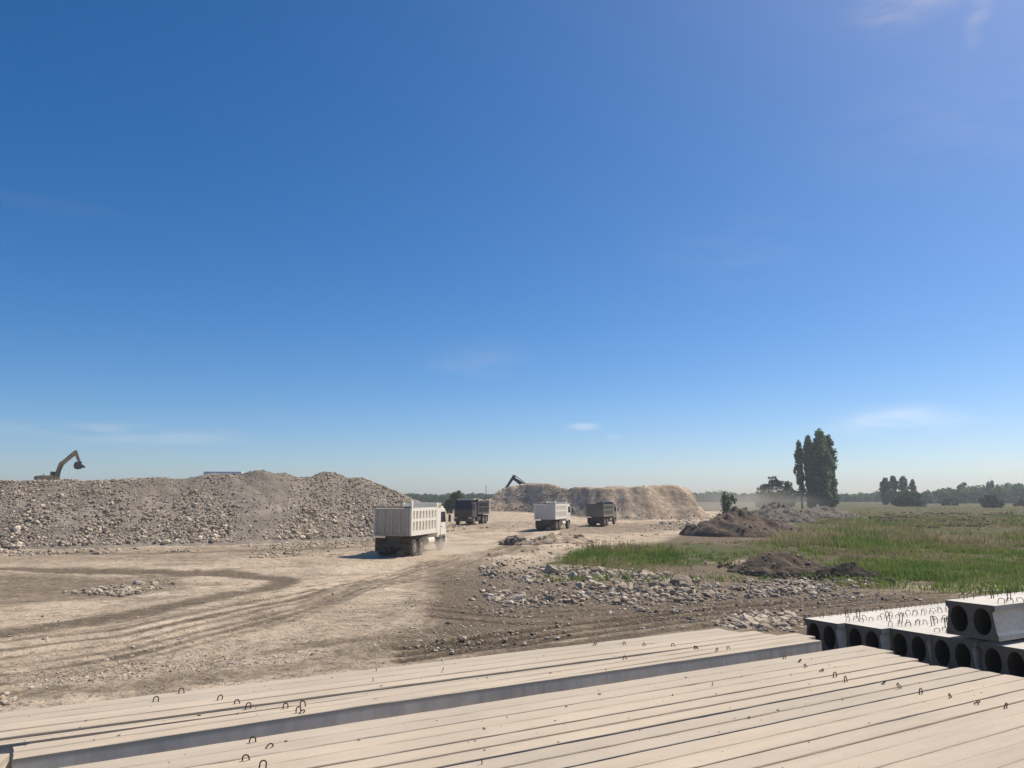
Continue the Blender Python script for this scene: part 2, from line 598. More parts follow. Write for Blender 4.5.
def mat_leaf(name, dark, light, trans=0.0, stops=()):
    t = NT(name)
    v = t.attr('tint')
    rp = t.new('ShaderNodeValToRGB'); el = rp.color_ramp.elements
    el[0].color = (*dark, 1); el[1].color = (*light, 1)
    for ps, cl in stops:
        el.new(ps).color = (*cl, 1)
    t.l.new(v, rp.inputs['Fac'])
    c = rp.outputs['Color']
    m = t.done(c, 0.75, 0.2)
    if trans > 0:
        tr = t.new('ShaderNodeBsdfTranslucent'); t.l.new(c, tr.inputs['Color'])
        mx = t.new('ShaderNodeMixShader'); mx.inputs[0].default_value = trans
        t.l.new(t.b.outputs[0], mx.inputs[1]); t.l.new(tr.outputs[0], mx.inputs[2])
        t.l.new(mx.outputs[0], t.out.inputs['Surface'])
    return m


M = {}
M['ground'] = mat_ground()
M['heap'] = mat_soil("heap_gravelly_soil", (0.235, 0.2, 0.16), (0.40, 0.345, 0.275), 0.9, 0.2)
M['cliff'] = mat_soil("cut_bank_soil", (0.38, 0.285, 0.195), (0.68, 0.545, 0.385), 0.5, 0.25, stripes=True)
M['dirt'] = mat_soil("dug_brown_soil", (0.105, 0.078, 0.058), (0.22, 0.165, 0.12), 1.6, 0.15)
M['grey_dirt'] = mat_soil("dug_grey_soil", (0.14, 0.12, 0.095), (0.27, 0.23, 0.18), 1.6, 0.15)
M['stones'] = mat_stone("gravel_stones", (0.2, 0.16, 0.115), (0.4, 0.33, 0.24), (0.74, 0.64, 0.49))
M['boulder'] = mat_boulder()
M['beam'] = mat_concrete("dusty_beam_concrete", (0.72, 0.66, 0.53), (0.575, 0.48, 0.36))
M['slab'] = mat_concrete("pale_slab_concrete", (0.32, 0.315, 0.29), (0.74, 0.69, 0.60), 0.9, 0.0, 0.28, seam=False)  # dust carried onto the steep sides too, paling them as if sunlit
M['slab_end'] = mat_plain("shade_toned_end_concrete", (0.085, 0.086, 0.08), 0.9, var=0.35, scale=9)  # shade on the end faces put into a darker concrete colour
M['void'] = mat_plain("shade_dark_void_wall", (0.045, 0.044, 0.042), 0.95)  # darkness inside the voids put into the wall colour
M['steel'] = mat_plain("rusty_rebar", (0.085, 0.06, 0.045), 0.75, 0.3)
M['white'] = mat_paint("dusty_white_paint", (0.88, 0.82, 0.69), amt=0.14)
M['white_rear'] = mat_paint("dusty_shade_toned_white_paint", (0.50, 0.45, 0.37), (0.32, 0.26, 0.19), amt=0.75)  # dusty white with the tailgate's shade mixed into the colour
M['pale_rear'] = mat_paint("shade_greyed_white_paint", (0.62, 0.6, 0.57), amt=0.4)  # white paint greyed so the tailgate carries its shade
M['olive'] = mat_paint("dull_olive_paint", (0.15, 0.15, 0.115), amt=0.75)
M['dark_paint'] = mat_paint("dark_dusty_paint", (0.045, 0.046, 0.05), (0.16, 0.14, 0.12), amt=0.5)
M['teal'] = mat_paint("faded_teal_paint", (0.2, 0.33, 0.29), amt=0.5)
M['chassis'] = mat_plain("dusty_black_steel", (0.085, 0.075, 0.062), 0.8)
M['tyre'] = mat_plain("dusty_rubber", (0.09, 0.077, 0.062), 0.95)
M['rim'] = mat_plain("dusty_rim", (0.3, 0.27, 0.23), 0.7)
M['glass'] = mat_plain("dark_glass", (0.03, 0.035, 0.04), 0.12, 0.0, 0.6, 0.1)
M['lamp_red'] = mat_plain("dusty_red_lens", (0.11, 0.03, 0.025), 0.4)
M['lamp_clear'] = mat_plain("clear_lens", (0.6, 0.6, 0.58), 0.25)
M['exc'] = mat_paint("dusty_excavator_paint", (0.26, 0.19, 0.1), (0.22, 0.18, 0.14), amt=0.85)
M['exc_blue'] = mat_paint("dark_blue_excavator_paint", (0.02, 0.035, 0.075), (0.08, 0.085, 0.1), amt=0.4)
M['bucket'] = mat_plain("worn_bucket_steel", (0.07, 0.068, 0.075), 0.6, 0.4)
M['bark'] = mat_plain("bark", (0.1, 0.08, 0.06), 0.95)
M['poplar'] = mat_leaf("poplar_leaves", (0.065, 0.14, 0.08), (0.23, 0.34, 0.17), 0.45)
M['tree'] = mat_leaf("broadleaf_leaves", (0.042, 0.085, 0.034), (0.15, 0.21, 0.08), 0.4)
M['willow'] = mat_leaf("grey_green_leaves", (0.05, 0.065, 0.038), (0.13, 0.15, 0.09), 0.15)
M['wood'] = mat_leaf("far_wood_leaves", (0.04, 0.095, 0.04), (0.13, 0.215, 0.08), 0.35)
M['grass'] = mat_leaf("meadow_grass", (0.13, 0.2, 0.042), (0.46, 0.38, 0.2), 0.42, [(0.3, (0.21, 0.28, 0.065)), (0.52, (0.28, 0.275, 0.085)), (0.75, (0.27, 0.225, 0.12))])
M['root'] = mat_plain("dark_rooty_soil", (0.035, 0.027, 0.02), 0.95)
M['container'] = mat_plain("pale_grey_sheet_metal", (0.6, 0.62, 0.65), 0.6, 0.1)

# ------------------------------------------------------------------ ground sheet
GREEN_POLY = [(540, 566), (575, 549), (640, 543), (690, 541), (745, 545), (775, 533), (800, 520), (812, 509), (690, 507), (690, 503),
              (1500, 502), (1500, 600), (1024, 588), (940, 584), (880, 578), (800, 566), (745, 560), (700, 564), (650, 568), (600, 569)]
BROWN_POLY = [(425, 566), (470, 560), (560, 575), (700, 580), (860, 574), (1000, 588), (1400, 600), (1400, 700), (720, 640), (560, 645),
              (400, 668), (290, 676), (330, 645), (420, 620)]
_rows = np.concatenate([np.geomspace(1.0, 9.0, 24)[:-1], np.geomspace(9.0, 140.0, 430)[:-1], np.geomspace(140.0, 9000.0, 90)])
_az = np.concatenate([np.linspace(-180, -42, 40)[:-1], np.linspace(-42, 42, 620)[:-1], np.linspace(42, 180, 40)[:-1]])
RR, AA = np.meshgrid(_rows, np.radians(_az), indexing='ij')
GX, GY = RR * np.sin(AA), RR * np.cos(AA)
GZ = ground_z(GX, GY)
qa, qb = bearing(GX, GY, GZ)
warp = 14 * fbm(GX / 2.5, GY / 2.5, 40, 4)
zone = np.zeros(GX.shape + (4,))
front = GY > 6
gsd = signed_poly(qa, qb, GREEN_POLY) / np.maximum((qb - 497) * 0.13, 1.0)
zone[..., 1] = np.where(front, np.clip(0.5 + gsd * 0.35, 0, 1), 0.2)
bsd = signed_poly(qa + warp, qb + warp * 0.4, BROWN_POLY) / np.maximum((qb - 497) * 0.16, 1.0)
dark = np.clip(0.55 + bsd * 0.3, 0, 1) * 0.95


def streak(pts, w, k):
    """tyre track or damp strip: a line on the ground with a width in metres"""
    wp = [on_ground(*p) for p in pts]
    d = poly_dist(GX, GY, [(q.x, q.y) for q in wp])
    return k * (1 - sstep(w * 0.2, w * 1.5, d + w * 0.9 * fbm(GX / 1.6, GY / 1.6, 77, 3)))


for pts, w, k in [([(-150, 568), (0, 568), (120, 570), (240, 574), (290, 579)], 1.3, 0.95),
                  ([(290, 579), (265, 588), (200, 600), (110, 618), (0, 634), (-150, 652)], 0.9, 0.9),
                  ([(-100, 604), (0, 598), (100, 594), (160, 590), (215, 583)], 1.4, 0.55),
                  ([(-100, 585), (60, 584), (150, 577)], 3.4, 0.62),
                  ([(0, 642), (120, 626), (240, 603), (285, 586)], 0.35, 0.5),
                  ([(0, 622), (100, 607), (200, 592)], 0.4, 0.45),
                  ([(0, 551), (150, 553), (370, 546)], 2.4, 0.75),
                  ([(240, 552), (330, 549), (380, 545)], 2.0, 0.6),
                  ([(40, 692), (150, 682), (290, 668), (420, 648)], 0.8, 0.66),
                  ([(270, 652), (340, 642), (420, 636)], 0.8, 0.75),
                  ([(500, 543), (520, 536), (528, 531)], 1.2, 0.55),
                  ([(590, 527), (640, 531), (660, 527)], 2.2, 0.45),
                  ([(455, 534), (520, 527), (560, 522)], 0.7, 0.5),
                  ([(460, 541), (500, 533), (560, 526)], 0.5, 0.45),
                  ([(520, 560), (620, 535), (700, 524)], 0.7, 0.4)]:
    dark = np.maximum(dark, streak(pts, w, k))
for o in (0, 7, 13, 22):
    dark = np.maximum(dark, streak([(400, 648 + o), (560, 626 + o * 0.9), (720, 608 + o * 0.7), (900, 594 + o * 0.5), (1060, 590 + o * 0.4)], 0.3, 1.5 - 0.02 * o))
for o in (0, 5, 12):
    dark = np.maximum(dark, streak([(430, 604 + o), (520, 612 + o), (640, 608 + o), (760, 600 + o * 0.7)], 0.22, 1.3))
for poly, k, soft in [([(-200, 570), (0, 570), (170, 576), (200, 584), (120, 600), (0, 608), (-200, 612)], 0.72, 10),
                      ([(-200, 545), (200, 545), (380, 538), (372, 552), (200, 563), (-200, 566)], 0.5, 6),
                      ([(-50, 665), (120, 650), (280, 628), (400, 600), (470, 610), (420, 660), (200, 690), (-50, 720)], 0.46, 26),
                      ([(400, 575), (430, 560), (480, 556), (470, 580), (440, 620), (400, 640)], 0.45, 16),
                      ([(560, 524), (640, 522), (700, 519), (690, 530), (600, 536), (560, 534)], 0.62, 5),
                      ([(470, 523), (530, 519), (560, 524), (540, 529), (480, 531)], 0.5, 5), ([(600, 516), (690, 514), (690, 519), (610, 522)], 0.45, 4),
                      ([(500, 549), (545, 544), (540, 552), (510, 556)], 0.6, 5)]:
    dark = np.maximum(dark, k * np.clip(0.5 + signed_poly(qa + warp, qb + 0.3 * warp, poly) / soft, 0, 1))
lane = [(-200, 690), (0, 640), (300, 588), (380, 556), (470, 543), (560, 520), (700, 511), (735, 514), (640, 535), (560, 552), (440, 572), (420, 606), (200, 648), (0, 676), (-200, 720)]
dark = np.maximum(dark, 0.32 * (1 - np.clip(0.5 + signed_poly(qa + warp, qb + 0.3 * warp, lane) / 16, 0, 1)))
for k_ in range(7):      # faint parallel wheel lines over the pale yard
    o = k_ * 9
    dark = np.maximum(dark, streak([(-60, 640 + o), (120, 622 + o * 0.8), (300, 588 + o * 0.55), (420, 563 + o * 0.3), (520, 541 + o * 0.1)], 0.26, 0.62 + 0.1 * (k_ % 3)))
zone[..., 1] = np.maximum(zone[..., 1], 0.85 * sstep(190, 260, RR))
dark = np.maximum(dark, 0.9 * np.clip(0.5 + signed_poly(qa, qb, [(640, 547), (690, 531), (715, 518), (740, 506), (850, 504), (880, 520), (800, 545), (770, 552)]) / 6, 0, 1))
dark = np.maximum(dark, 0.85 * np.clip(0.5 + signed_poly(qa, qb, [(540, 566), (700, 560), (800, 560), (890, 574), (910, 590), (540, 592)]) / 6, 0, 1))
grav = np.clip(0.5 + signed_poly(qa, qb, [(430, 570), (560, 570), (700, 575), (880, 580), (880, 612), (700, 618), (480, 618)]) / 14, 0, 1)
grav = np.maximum(grav, streak([(80, 588), (150, 580)], 3.0, 0.9))
zone[..., 0] = np.where(front, dark, 0.4)
zone[..., 2] = np.where(front, np.maximum(grav, 0.15), 0.2)
zone[..., 3] = 1
# pressed ruts where the wheels run
GZ = GZ - 0.07 * np.clip(dark - 0.95, 0, 0.5) * 2
GZ = GZ - 0.08 * np.clip(dark - 0.3, 0, 0.5) * sstep(20, 28, GY)
GZ = GZ - 0.07 * dark * sstep(24, 34, GY) * (fbm(GX / 0.7, GY / 0.7, 31, 2) + 0.5)
nr, na = GX.shape
idx = np.arange(nr * na).reshape(nr, na)
nxt = np.roll(idx, -1, axis=1)
faces = np.stack([idx[:-1], nxt[:-1], nxt[1:], idx[1:]], -1).reshape(-1, 4)[:, ::-1]
verts = np.stack([GX, GY, GZ], -1).reshape(-1, 3)
me = np_mesh("ground", verts, faces, {'zone': zone.reshape(-1, 4)}, smooth=True)
ground = tag(link_mesh("ground", me, M['ground']), "pale dusty quarry yard with brown soil and a grassy field", kind='structure')


# ------------------------------------------------------------------ stones in bulk
def ico(sub):
    b = bmesh.new()
    bmesh.ops.create_icosphere(b, subdivisions=sub, radius=1.0)
    v = np.array([x.co[:] for x in b.verts]); f = np.array([[q.index for q in x.verts] for x in b.faces])
    b.free()
    return v, f


def stone_variants(sub, n, seed):
    v0, f0 = ico(sub)
    r = np.random.default_rng(seed)
    out = []
    for k in range(n):
        v = v0.copy()
        for _ in range(7):       # chip flats off a ball
            d = r.normal(size=3); d /= np.linalg.norm(d)
            c = r.uniform(0.55, 0.92)
            over = np.maximum(v @ d - c, 0)
            v -= np.outer(over * 0.85, d)
        v *= 1 + r.normal(0, 0.035, (len(v), 1))
        out.append(v)
    return np.array(out), f0


ST1, SF1 = stone_variants(1, 14, 1)
ST2, SF2 = stone_variants(2, 14, 2)


def scatter_stones(name, P, size, sub=1, flat=0.7, tint=None, seed=5, sink=0.25):
    r = np.random.default_rng(seed)
    V, F = (ST1, SF1) if sub == 1 else (ST2, SF2)
    n = len(P)
    var = r.integers(0, len(V), n)
    sc = size[:, None] * np.stack([r.uniform(0.75, 1.35, n), r.uniform(0.7, 1.1, n), flat * r.uniform(0.75, 1.2, n)], 1)
    v = V[var] * sc[:, None, :]
    # random tilt then spin
    ax, az = r.normal(0, 0.45, n), r.uniform(0, 2 * np.pi, n)
    c, s = np.cos(ax)[:, None], np.sin(ax)[:, None]
    y, z = v[..., 1] * c - v[..., 2] * s, v[..., 1] * s + v[..., 2] * c
    x = v[..., 0]
    c, s = np.cos(az)[:, None], np.sin(az)[:, None]
    x, y = x * c - y * s, x * s + y * c
    v = np.stack([x, y, z], -1) + P[:, None, :]
    v[..., 2] += (size * flat * (0.5 - sink))[:, None]
    f = F[None] + (np.arange(n) * V.shape[1])[:, None, None]
    if tint is None:
        tint = np.clip(r.beta(2.0, 2.2, n), 0, 1)
    tt = np.repeat(tint, V.shape[1])
    return np_mesh(name, v.reshape(-1, 3), f.reshape(-1, 3), {'tint': tt})


# ------------------------------------------------------------------ the two long heaps
class Heap:
    """a long heap: how deep its foot lies and how high its crest stands, by direction"""
    def __init__(self, crest, foot, back, slope, crest_gap, amp, seed, bench=False):
        self.cx, self.cy = np.array(crest, float).T
        self.fx, self.fy = np.array(foot, float).T
        self.back, self.slope, self.gap, self.amp, self.seed = back, slope, crest_gap, amp, seed
        self.bench = bench

    def foot(self, a):
        py = sum(np.interp(a + o, self.fx, self.fy) for o in (-36, -24, -12, 0, 12, 24, 36)) / 7.0
        return CAM_Z * 777.0 / (py - 497.0)

    def z(self, a, Y):
        Yb = self.foot(a)
        x = (a - 512) / 777.0 * Y
        Yb = Yb + 2.4 * fbm(x / 6, Y / 40, self.seed + 1, 3) * (self.amp / 0.6)
        py = np.interp(a + 10 * fbm(x / 3.0, Y / 3.0, self.seed + 5, 2), self.cx, self.cy)
        Yc = self.foot(a) + self.gap
        top = CAM_Z + (497.0 - py) / 777.0 * Yc
        if self.bench:      # a lower working bench behind the crest at the left end
            top = top - 3.0 * sstep(Yc + 2.5, Yc + 8, Y) * (1 - sstep(560, 600, a))
        top = top + 0.9 * self.amp * fbm(x / 5.0, Y / 5.0, self.seed + 13, 2) + 0.5 * self.amp * fbm(x / 2.2, Y / 2.2, self.seed + 9, 3)
        rise = (Y - Yb) * self.slope
        backr = (Yb + self.back - Y) * 0.8
        k = 0.5
        h = np.minimum(rise, backr)
        d = np.clip(0.5 + 0.5 * (top - h) / k, 0, 1)        # rounded shoulder
        h = top * (1 - d) + h * d - k * d * (1 - d)
        h = h + self.amp * (0.9 * fbm(x / 3.5, Y / 3.5, self.seed, 4) + 0.3 * fbm(x / 0.9, Y / 0.9, self.seed + 3, 3)) * np.clip(h / 1.5, 0, 1)
        return h, x

    def mesh(self, name, a0, a1, na_, nY, mats):
        a = np.linspace(a0, a1, na_)
        t = np.linspace(0, 1, nY) ** 1.7
        A, T = np.meshgrid(a, t, indexing='ij')
        Y = self.foot(A) - 5 + T * (self.back + 14)
        H, X = self.z(A, Y)
        G = ground_z(X, Y, False)
        Z = np.maximum(G - 0.35, G * (1 - np.clip(H / 3, 0, 1)) + H)
        edge = np.zeros_like(Z, bool); edge[0] = edge[-1] = True; edge[:, 0] = edge[:, -1] = True
        Z = np.where(edge, G - 0.4, Z)
        i = np.arange(A.size).reshape(A.shape)
        f = np.stack([i[:-1, :-1], i[1:, :-1], i[1:, 1:], i[:-1, 1:]], -1).reshape(-1, 4)
        me_ = np_mesh(name, np.stack([X, Y, Z], -1).reshape(-1, 3), f, smooth=True)
        return link_mesh(name, me_, mats)

    def surface(self, a, Y):
        H, X = self.z(a, Y)
        G = ground_z(X, Y, False)
        Z = np.maximum(G, G * (1 - np.clip(H / 3, 0, 1)) + H)
        return np.stack([X, Y, Z], -1)


heap_a = Heap([(-700, 486), (-200, 482), (-60, 481), (0, 482.5), (30, 481), (60, 480), (100, 480.5), (150, 479), (185, 478), (205, 474.5), (240, 473.5), (252, 469.5), (264, 468.5), (276, 472), (284, 470.5),
               (296, 476), (312, 478), (326, 472.5), (338, 474), (350, 479), (362, 479.5), (378, 485), (395, 492), (408, 499), (425, 512), (445, 532), (470, 545)],
              [(-700, 566), (0, 550), (100, 547.5), (200, 545), (300, 541.5), (370, 538), (420, 536), (470, 534)],
              95, 0.72, 9.0, 0.6, 100)
g1 = heap_a.mesh("gravel_heap", -420, 465, 420, 150, M['heap'])
tag(g1, "long grey stony gravel heap filling the left side, excavator on top", "gravel heap")
r_ = np.random.default_rng(3)
n = 40000
a_ = r_.uniform(-120, 440, n)
dY = np.where(r_.random(n) < 0.88, r_.uniform(-1.0, 11.5, n), r_.uniform(9, 40, n))
Y_ = heap_a.foot(a_) + dY
P = heap_a.surface(a_, Y_)
low = np.clip(1 - P[:, 2] / 5.0, 0, 1)
sz = np.clip(r_.lognormal(-2.6, 0.5, n), 0.04, 0.34) * (0.8 + 0.75 * low)
slide = fbm(P[:, 0] / 4.5, Y_ / 14.0, 140, 3) + 0.5 * fbm(P[:, 0] / 1.8, Y_ / 9.0, 141, 2)     # chutes of fine stuff between coarse bands
keep = (P[:, 2] > 0.25) & (r_.random(n) < np.clip(0.62 + 1.5 * slide + 0.4 * low, 0.22, 1))
sz = sz * np.clip(0.78 + 0.9 * slide, 0.5, 1.15)
me = scatter_stones("rubble", P[keep], sz[keep], 1, 0.75, tint=np.clip(r_.beta(1.1, 1.5, int(keep.sum())) + 0.3 * low[keep] * (r_.random(int(keep.sum())) < 0.6), 0, 1), seed=31)
tag(link_mesh("rubble", me, M['stones'], g1), kind='stuff')

heap_b = Heap([(470, 520), (484, 503), (492, 496), (500, 490), (508, 487.5), (520, 485.5), (545, 484.5), (560, 487), (600, 488.5), (640, 487), (668, 486.5), (684, 488),
               (689, 493), (693, 502), (698, 511), (706, 521), (725, 530)],
              [(470, 516.5), (530, 517), (560, 517.8), (600, 519.3), (650, 519.3), (690, 518.6), (725, 518)],
              60, 0.9, 7.0, 1.0, 200, bench=True)
g2 = heap_b.mesh("earth_bank", 468, 724, 300, 130, M['cliff'])
tag(g2, "long steep tan earth bank behind the two farther trucks", "earth bank")
n = 1900
a_ = np.where(r_.random(n) < 0.72, r_.uniform(484, 575, n), r_.uniform(560, 720, n))
fb = r_.uniform(0, 1, n)
Y_ = heap_b.foot(a_) + np.where((a_ > 575) & (r_.random(n) < 0.75), -3 + 4 * fb, -2 + 10 * fb)
P = heap_b.surface(a_, Y_)
sz = np.clip(r_.lognormal(-2.25, 0.4, n), 0.06, 0.3)
me = scatter_stones("rubble", P, sz, 1, 0.75, tint=np.clip(r_.beta(4, 1.3, n), 0, 1), seed=32)
tag(link_mesh("rubble", me, M['stones'], g2), kind='stuff')


# ------------------------------------------------------------------ smaller mounds
def mound(name, px, py, rx, ry, h, mat, label, cat, seed, rz=0.0, rough=0.44, n=90):
    c = on_ground(px, py)
    u = np.linspace(-1.25, 1.25, n)
    U, V = np.meshgrid(u, u, indexing='ij')
    w = 0.5 * fbm(U * 2.2, V * 2.2, seed, 3)
    rr = np.hypot(U, V) + w
    H = h * np.clip(1 - rr, 0, 1) ** 0.85
    X = c.x + U * rx * math.cos(rz) - V * ry * math.sin(rz)
    Y = c.y + U * rx * math.sin(rz) + V * ry * math.cos(rz)
    H = H * (1 + rough * 1.3 * fbm(X / 0.9, Y / 0.9, seed + 4, 4)) + rough * 0.35 * fbm(X / 0.35, Y / 0.35, seed + 8, 3) * (H > 0)
    Z = ground_z(X, Y) + np.where(H > 0.02, H, -0.3)
    i = np.arange(U.size).reshape(U.shape)
    f = np.stack([i[:-1, :-1], i[1:, :-1], i[1:, 1:], i[:-1, 1:]], -1).reshape(-1, 4)
    o = link_mesh(name, np_mesh(name, np.stack([X, Y, Z], -1).reshape(-1, 3), f, smooth=True), mat)
    tag(o, label, cat)
    return o, (X, Y, Z, H)


mounds = []
mounds.append(mound("earth_mound", 738, 534, 6.2, 5.5, 2.9, M['dirt'], "large brown earth mound at the edge of the grass, right of the bank", "earth mound", 300))
mounds.append(mound("earth_mound", 778, 521, 6.4, 6.0, 2.9, M['grey_dirt'], "pale grey-topped earth mound just behind the large brown mound", "earth mound", 310))
mounds.append(mound("earth_mound", 776, 571, 2.9, 1.8, 1.15, M['dirt'], "low brown dirt mound in front of the grass above pale stones", "earth mound", 320))
mounds.append(mound("earth_mound", 820, 517, 8.5, 6.0, 2.0, M['grey_dirt'], "low pinkish spoil mound in front of the poplars", "earth mound", 330))
mounds.append(mound("earth_mound", 514, 544, 1.2, 1.0, 0.62, M['grey_dirt'], "small mound of dark stones in the haul road fork", "earth mound", 340))
mounds.append(mound("earth_mound", 556, 542, 3.6, 1.5, 0.8, M['cliff'], "low tan bank lit along its top at the road fork, left of the grass", "earth mound", 360, rz=0.15))
mounds.append(mound("earth_mound", 848, 574, 1.7, 0.8, 0.62, M['root'], "blackish rooty soil clump at the grass edge", "earth mound", 350))
for mi, (o, (X, Y, Z, H)) in enumerate(mounds):
    k = [220, 420, 130, 300, 110, 60, 20][mi]
    ok = np.argwhere(H > 0.04)
    pick = ok[r_.integers(0, len(ok), k)]
    P = np.stack([X[pick[:, 0], pick[:, 1]], Y[pick[:, 0], pick[:, 1]], Z[pick[:, 0], pick[:, 1]]], -1)
    P[:, :2] += r_.normal(0, 0.05, (k, 2))
    far = P[:, 1].mean() > 60
    sz = np.clip(r_.lognormal(-2.3 if far else -2.9, 0.5, k), 0.03, 0.4)
    me = scatter_stones("rubble", P, sz, 1, 0.8, tint=r_.beta(1.4, 2.6, k), seed=60 + mi)
    tag(link_mesh("rubble", me, M['stones'], o), kind='stuff')


# ------------------------------------------------------------------ loose stones on the yard
def px_points(poly, n, rr, near_bias=False):
    xs = [p[0] for p in poly]; ys = [p[1] for p in poly]
    out = []
    while len(out) < n:
        a = rr.uniform(min(xs), max(xs), n * 2); b = rr.uniform(min(ys), max(ys), n * 2)
        ok = in_poly(a, b, poly)
        out += list(zip(a[ok], b[ok]))
    out = np.array(out[:n])
    # to the ground, by iteration
    a, b = out[:, 0], out[:, 1]
    u, v = (a - 512) / FPX, (384 - b) / FPX
    dy, dz = math.cos(PITCH) - v * math.sin(PITCH), math.sin(PITCH) + v * math.cos(PITCH)
    z = np.full(n, 0.3)
    for _ in range(12):
        t = (z - CAM_Z) / dz
        z = 0.5 * z + 0.5 * ground_z(u * t, dy * t)
    t = (z - CAM_Z) / dz
    x, y = u * t, dy * t
    return np.stack([x, y, ground_z(x, y)], -1)


pebs = []
for poly, k, mu in [([(430, 575), (560, 562), (700, 574), (880, 582), (860, 600), (700, 612), (520, 612), (470, 600)], 2000, -3.2),
                    ([(480, 566), (560, 565), (690, 575), (720, 586), (690, 594), (560, 586), (480, 576)], 1500, -2.7),
                    ([(480, 590), (720, 590), (730, 602), (600, 607), (490, 602)], 900, -2.9),
                    ([(740, 580), (870, 577), (880, 585), (760, 597)], 700, -2.9),
                    ([(60, 592), (170, 578), (180, 586), (120, 596)], 500, -2.9),
                    ([(30, 690), (200, 672), (420, 640), (330, 636), (180, 655), (30, 676)], 1500, -3.9),
                    ([(0, 620), (400, 570), (440, 650), (0, 690)], 1500, -4.0),
                    ([(250, 546), (375, 538), (375, 556), (250, 558)], 700, -2.6),
                    ([(0, 548), (200, 548), (370, 538), (370, 546), (0, 556)], 1100, -2.5),
                    ([(500, 566), (480, 556), (560, 545), (620, 535), (700, 520), (715, 522), (620, 545), (560, 560)], 700, -2.6),
                    ([(480, 528), (560, 513), (700, 516), (690, 530)], 500, -2.5),
                    ([(440, 520), (470, 520), (465, 530), (440, 532)], 260, -2.1),
                    ([(650, 525), (720, 512), (735, 516), (690, 530)], 300, -2.0),
                    ([(712, 624), (740, 611), (810, 609), (808, 632), (750, 632)], 900, -3.0),
                    ([(400, 600), (1000, 590), (760, 625), (420, 655)], 2600, -3.7)]:
    P = px_points(poly, k, r_)
    pebs.append((P, np.clip(r_.lognormal(mu, 0.5, k), 0.012, 0.5)))
P = np.concatenate([p for p, s in pebs]); sz = np.concatenate([s for p, s in pebs])
keep = fbm(P[:, 0] / 2.0, P[:, 1] / 3.0, 88, 3) + r_.normal(0, 0.12, len(P)) > -0.02
P, sz = P[keep], sz[keep]
me = scatter_stones("gravel", P, sz, 1, 0.7, tint=r_.beta(2.2, 1.8, len(P)), seed=71, sink=0.55)
tag(link_mesh("gravel", me, M['stones']), "loose gravel and pebbles over the brown soil and yard", "gravel", kind='stuff')

# boulders, each its own object
boulder_meshes = []
BV, BF = stone_variants(3, 12, 8)
_rb = np.random.default_rng(44)
for k in range(12):
    for _ in range(9):
        d = _rb.normal(size=3); d /= np.linalg.norm(d)
        BV[k] -= np.outer(np.maximum(BV[k] @ d - _rb.uniform(0.45, 0.75), 0) * 0.95, d)
for k in range(12):
    v = BV[k] * np.array([1.45, 1.1, 0.9])
    v = v * (1 + 0.06 * fbm(v[:, 0] * 2 + k * 9, v[:, 1] * 2 + v[:, 2] * 3, k, 3))[:, None]
    b = np_mesh("boulder", v, BF, smooth=False)
    b.materials.append(M['boulder'])
    boulder_meshes.append(b)


def boulder(p, s, label, group):
    o = bpy.data.objects.new("boulder", random.choice(boulder_meshes))
    COL.objects.link(o)
    o.location = (p[0], p[1], p[2] + s * 0.22)
    o.scale = (s * random.uniform(0.85, 1.25), s * random.uniform(0.85, 1.1), s * random.uniform(0.75, 1.15))
    o.rotation_euler = (random.uniform(-0.5, 0.5), random.uniform(-0.5, 0.5), random.uniform(0, 6.28))
    tag(o, label, "boulder", group)
    return o


for (px, py, s, lab) in [(553, 573, 0.62, "largest flat brown boulder at the left end of the stone row by the grass"),
                         (683, 585, 0.55, "tall rounded tan boulder at the right end of the stone row"),
                         (571, 578, 0.40, "pale greenish rounded boulder second from the left in the stone row"),
                         (646, 576, 0.42, "wide flat boulder in the upper middle of the stone row"),
                         (598, 571, 0.45, "dark low boulder lying against the grass above the stone row"),
                         (449, 624, 0.13, "lone small pale boulder on bare brown soil")]:
    p = on_ground(px, py)
    boulder(p, s * 0.72, lab, "separate boulders of the yard")
for poly, k, lo, hi, lab, grp in [
        ([(545, 576), (600, 573), (660, 576), (705, 590), (690, 594), (600, 590), (560, 584)], 72, 0.13, 0.33, "pale rounded boulder in the stone row along the grass", "boulders in the row along the grass"),
        ([(495, 591), (560, 596), (640, 594), (720, 592), (720, 600), (640, 603), (600, 606), (500, 600)], 40, 0.10, 0.24, "small pale boulder in the second row on the brown soil", "boulders in the second row"),
        ([(480, 568), (520, 560), (560, 568), (545, 577), (500, 577)], 24, 0.10, 0.26, "angular pinkish stone in the heap left of the stone row", "stones left of the stone row"),
        ([(735, 588), (800, 580), (870, 578), (875, 585), (800, 592), (745, 597)], 32, 0.09, 0.22, "pale cream stone below the low brown dirt mound", "stones below the dirt mound"),
        ([(714, 624), (740, 613), (790, 610), (810, 615), (806, 629), (760, 630)], 56, 0.06, 0.2, "rough grey-brown stone heaped behind the beam ends", "stones behind the beam ends"),
        ([(640, 527), (700, 513), (735, 507), (760, 506), (705, 522)], 30, 0.18, 0.45, "pale stone strewn along the foot of the tan bank", "stones at the foot of the tan bank"),
        ([(-6, 700), (10, 692), (12, 701), (0, 712)], 8, 0.05, 0.13, "small pale stone at the left end of the beams", "stones at the left beam ends"),
        ([(905, 509), (1020, 512), (1020, 524), (905, 528)], 14, 0.15, 0.4, "grey stone lying in the rough field", "stones in the field")]:
    for p in px_points(poly, k, r_):
        boulder(p, 0.64 * random.uniform(lo, hi) * (1.25 if random.random() < 0.12 else 1.0), lab, grp)

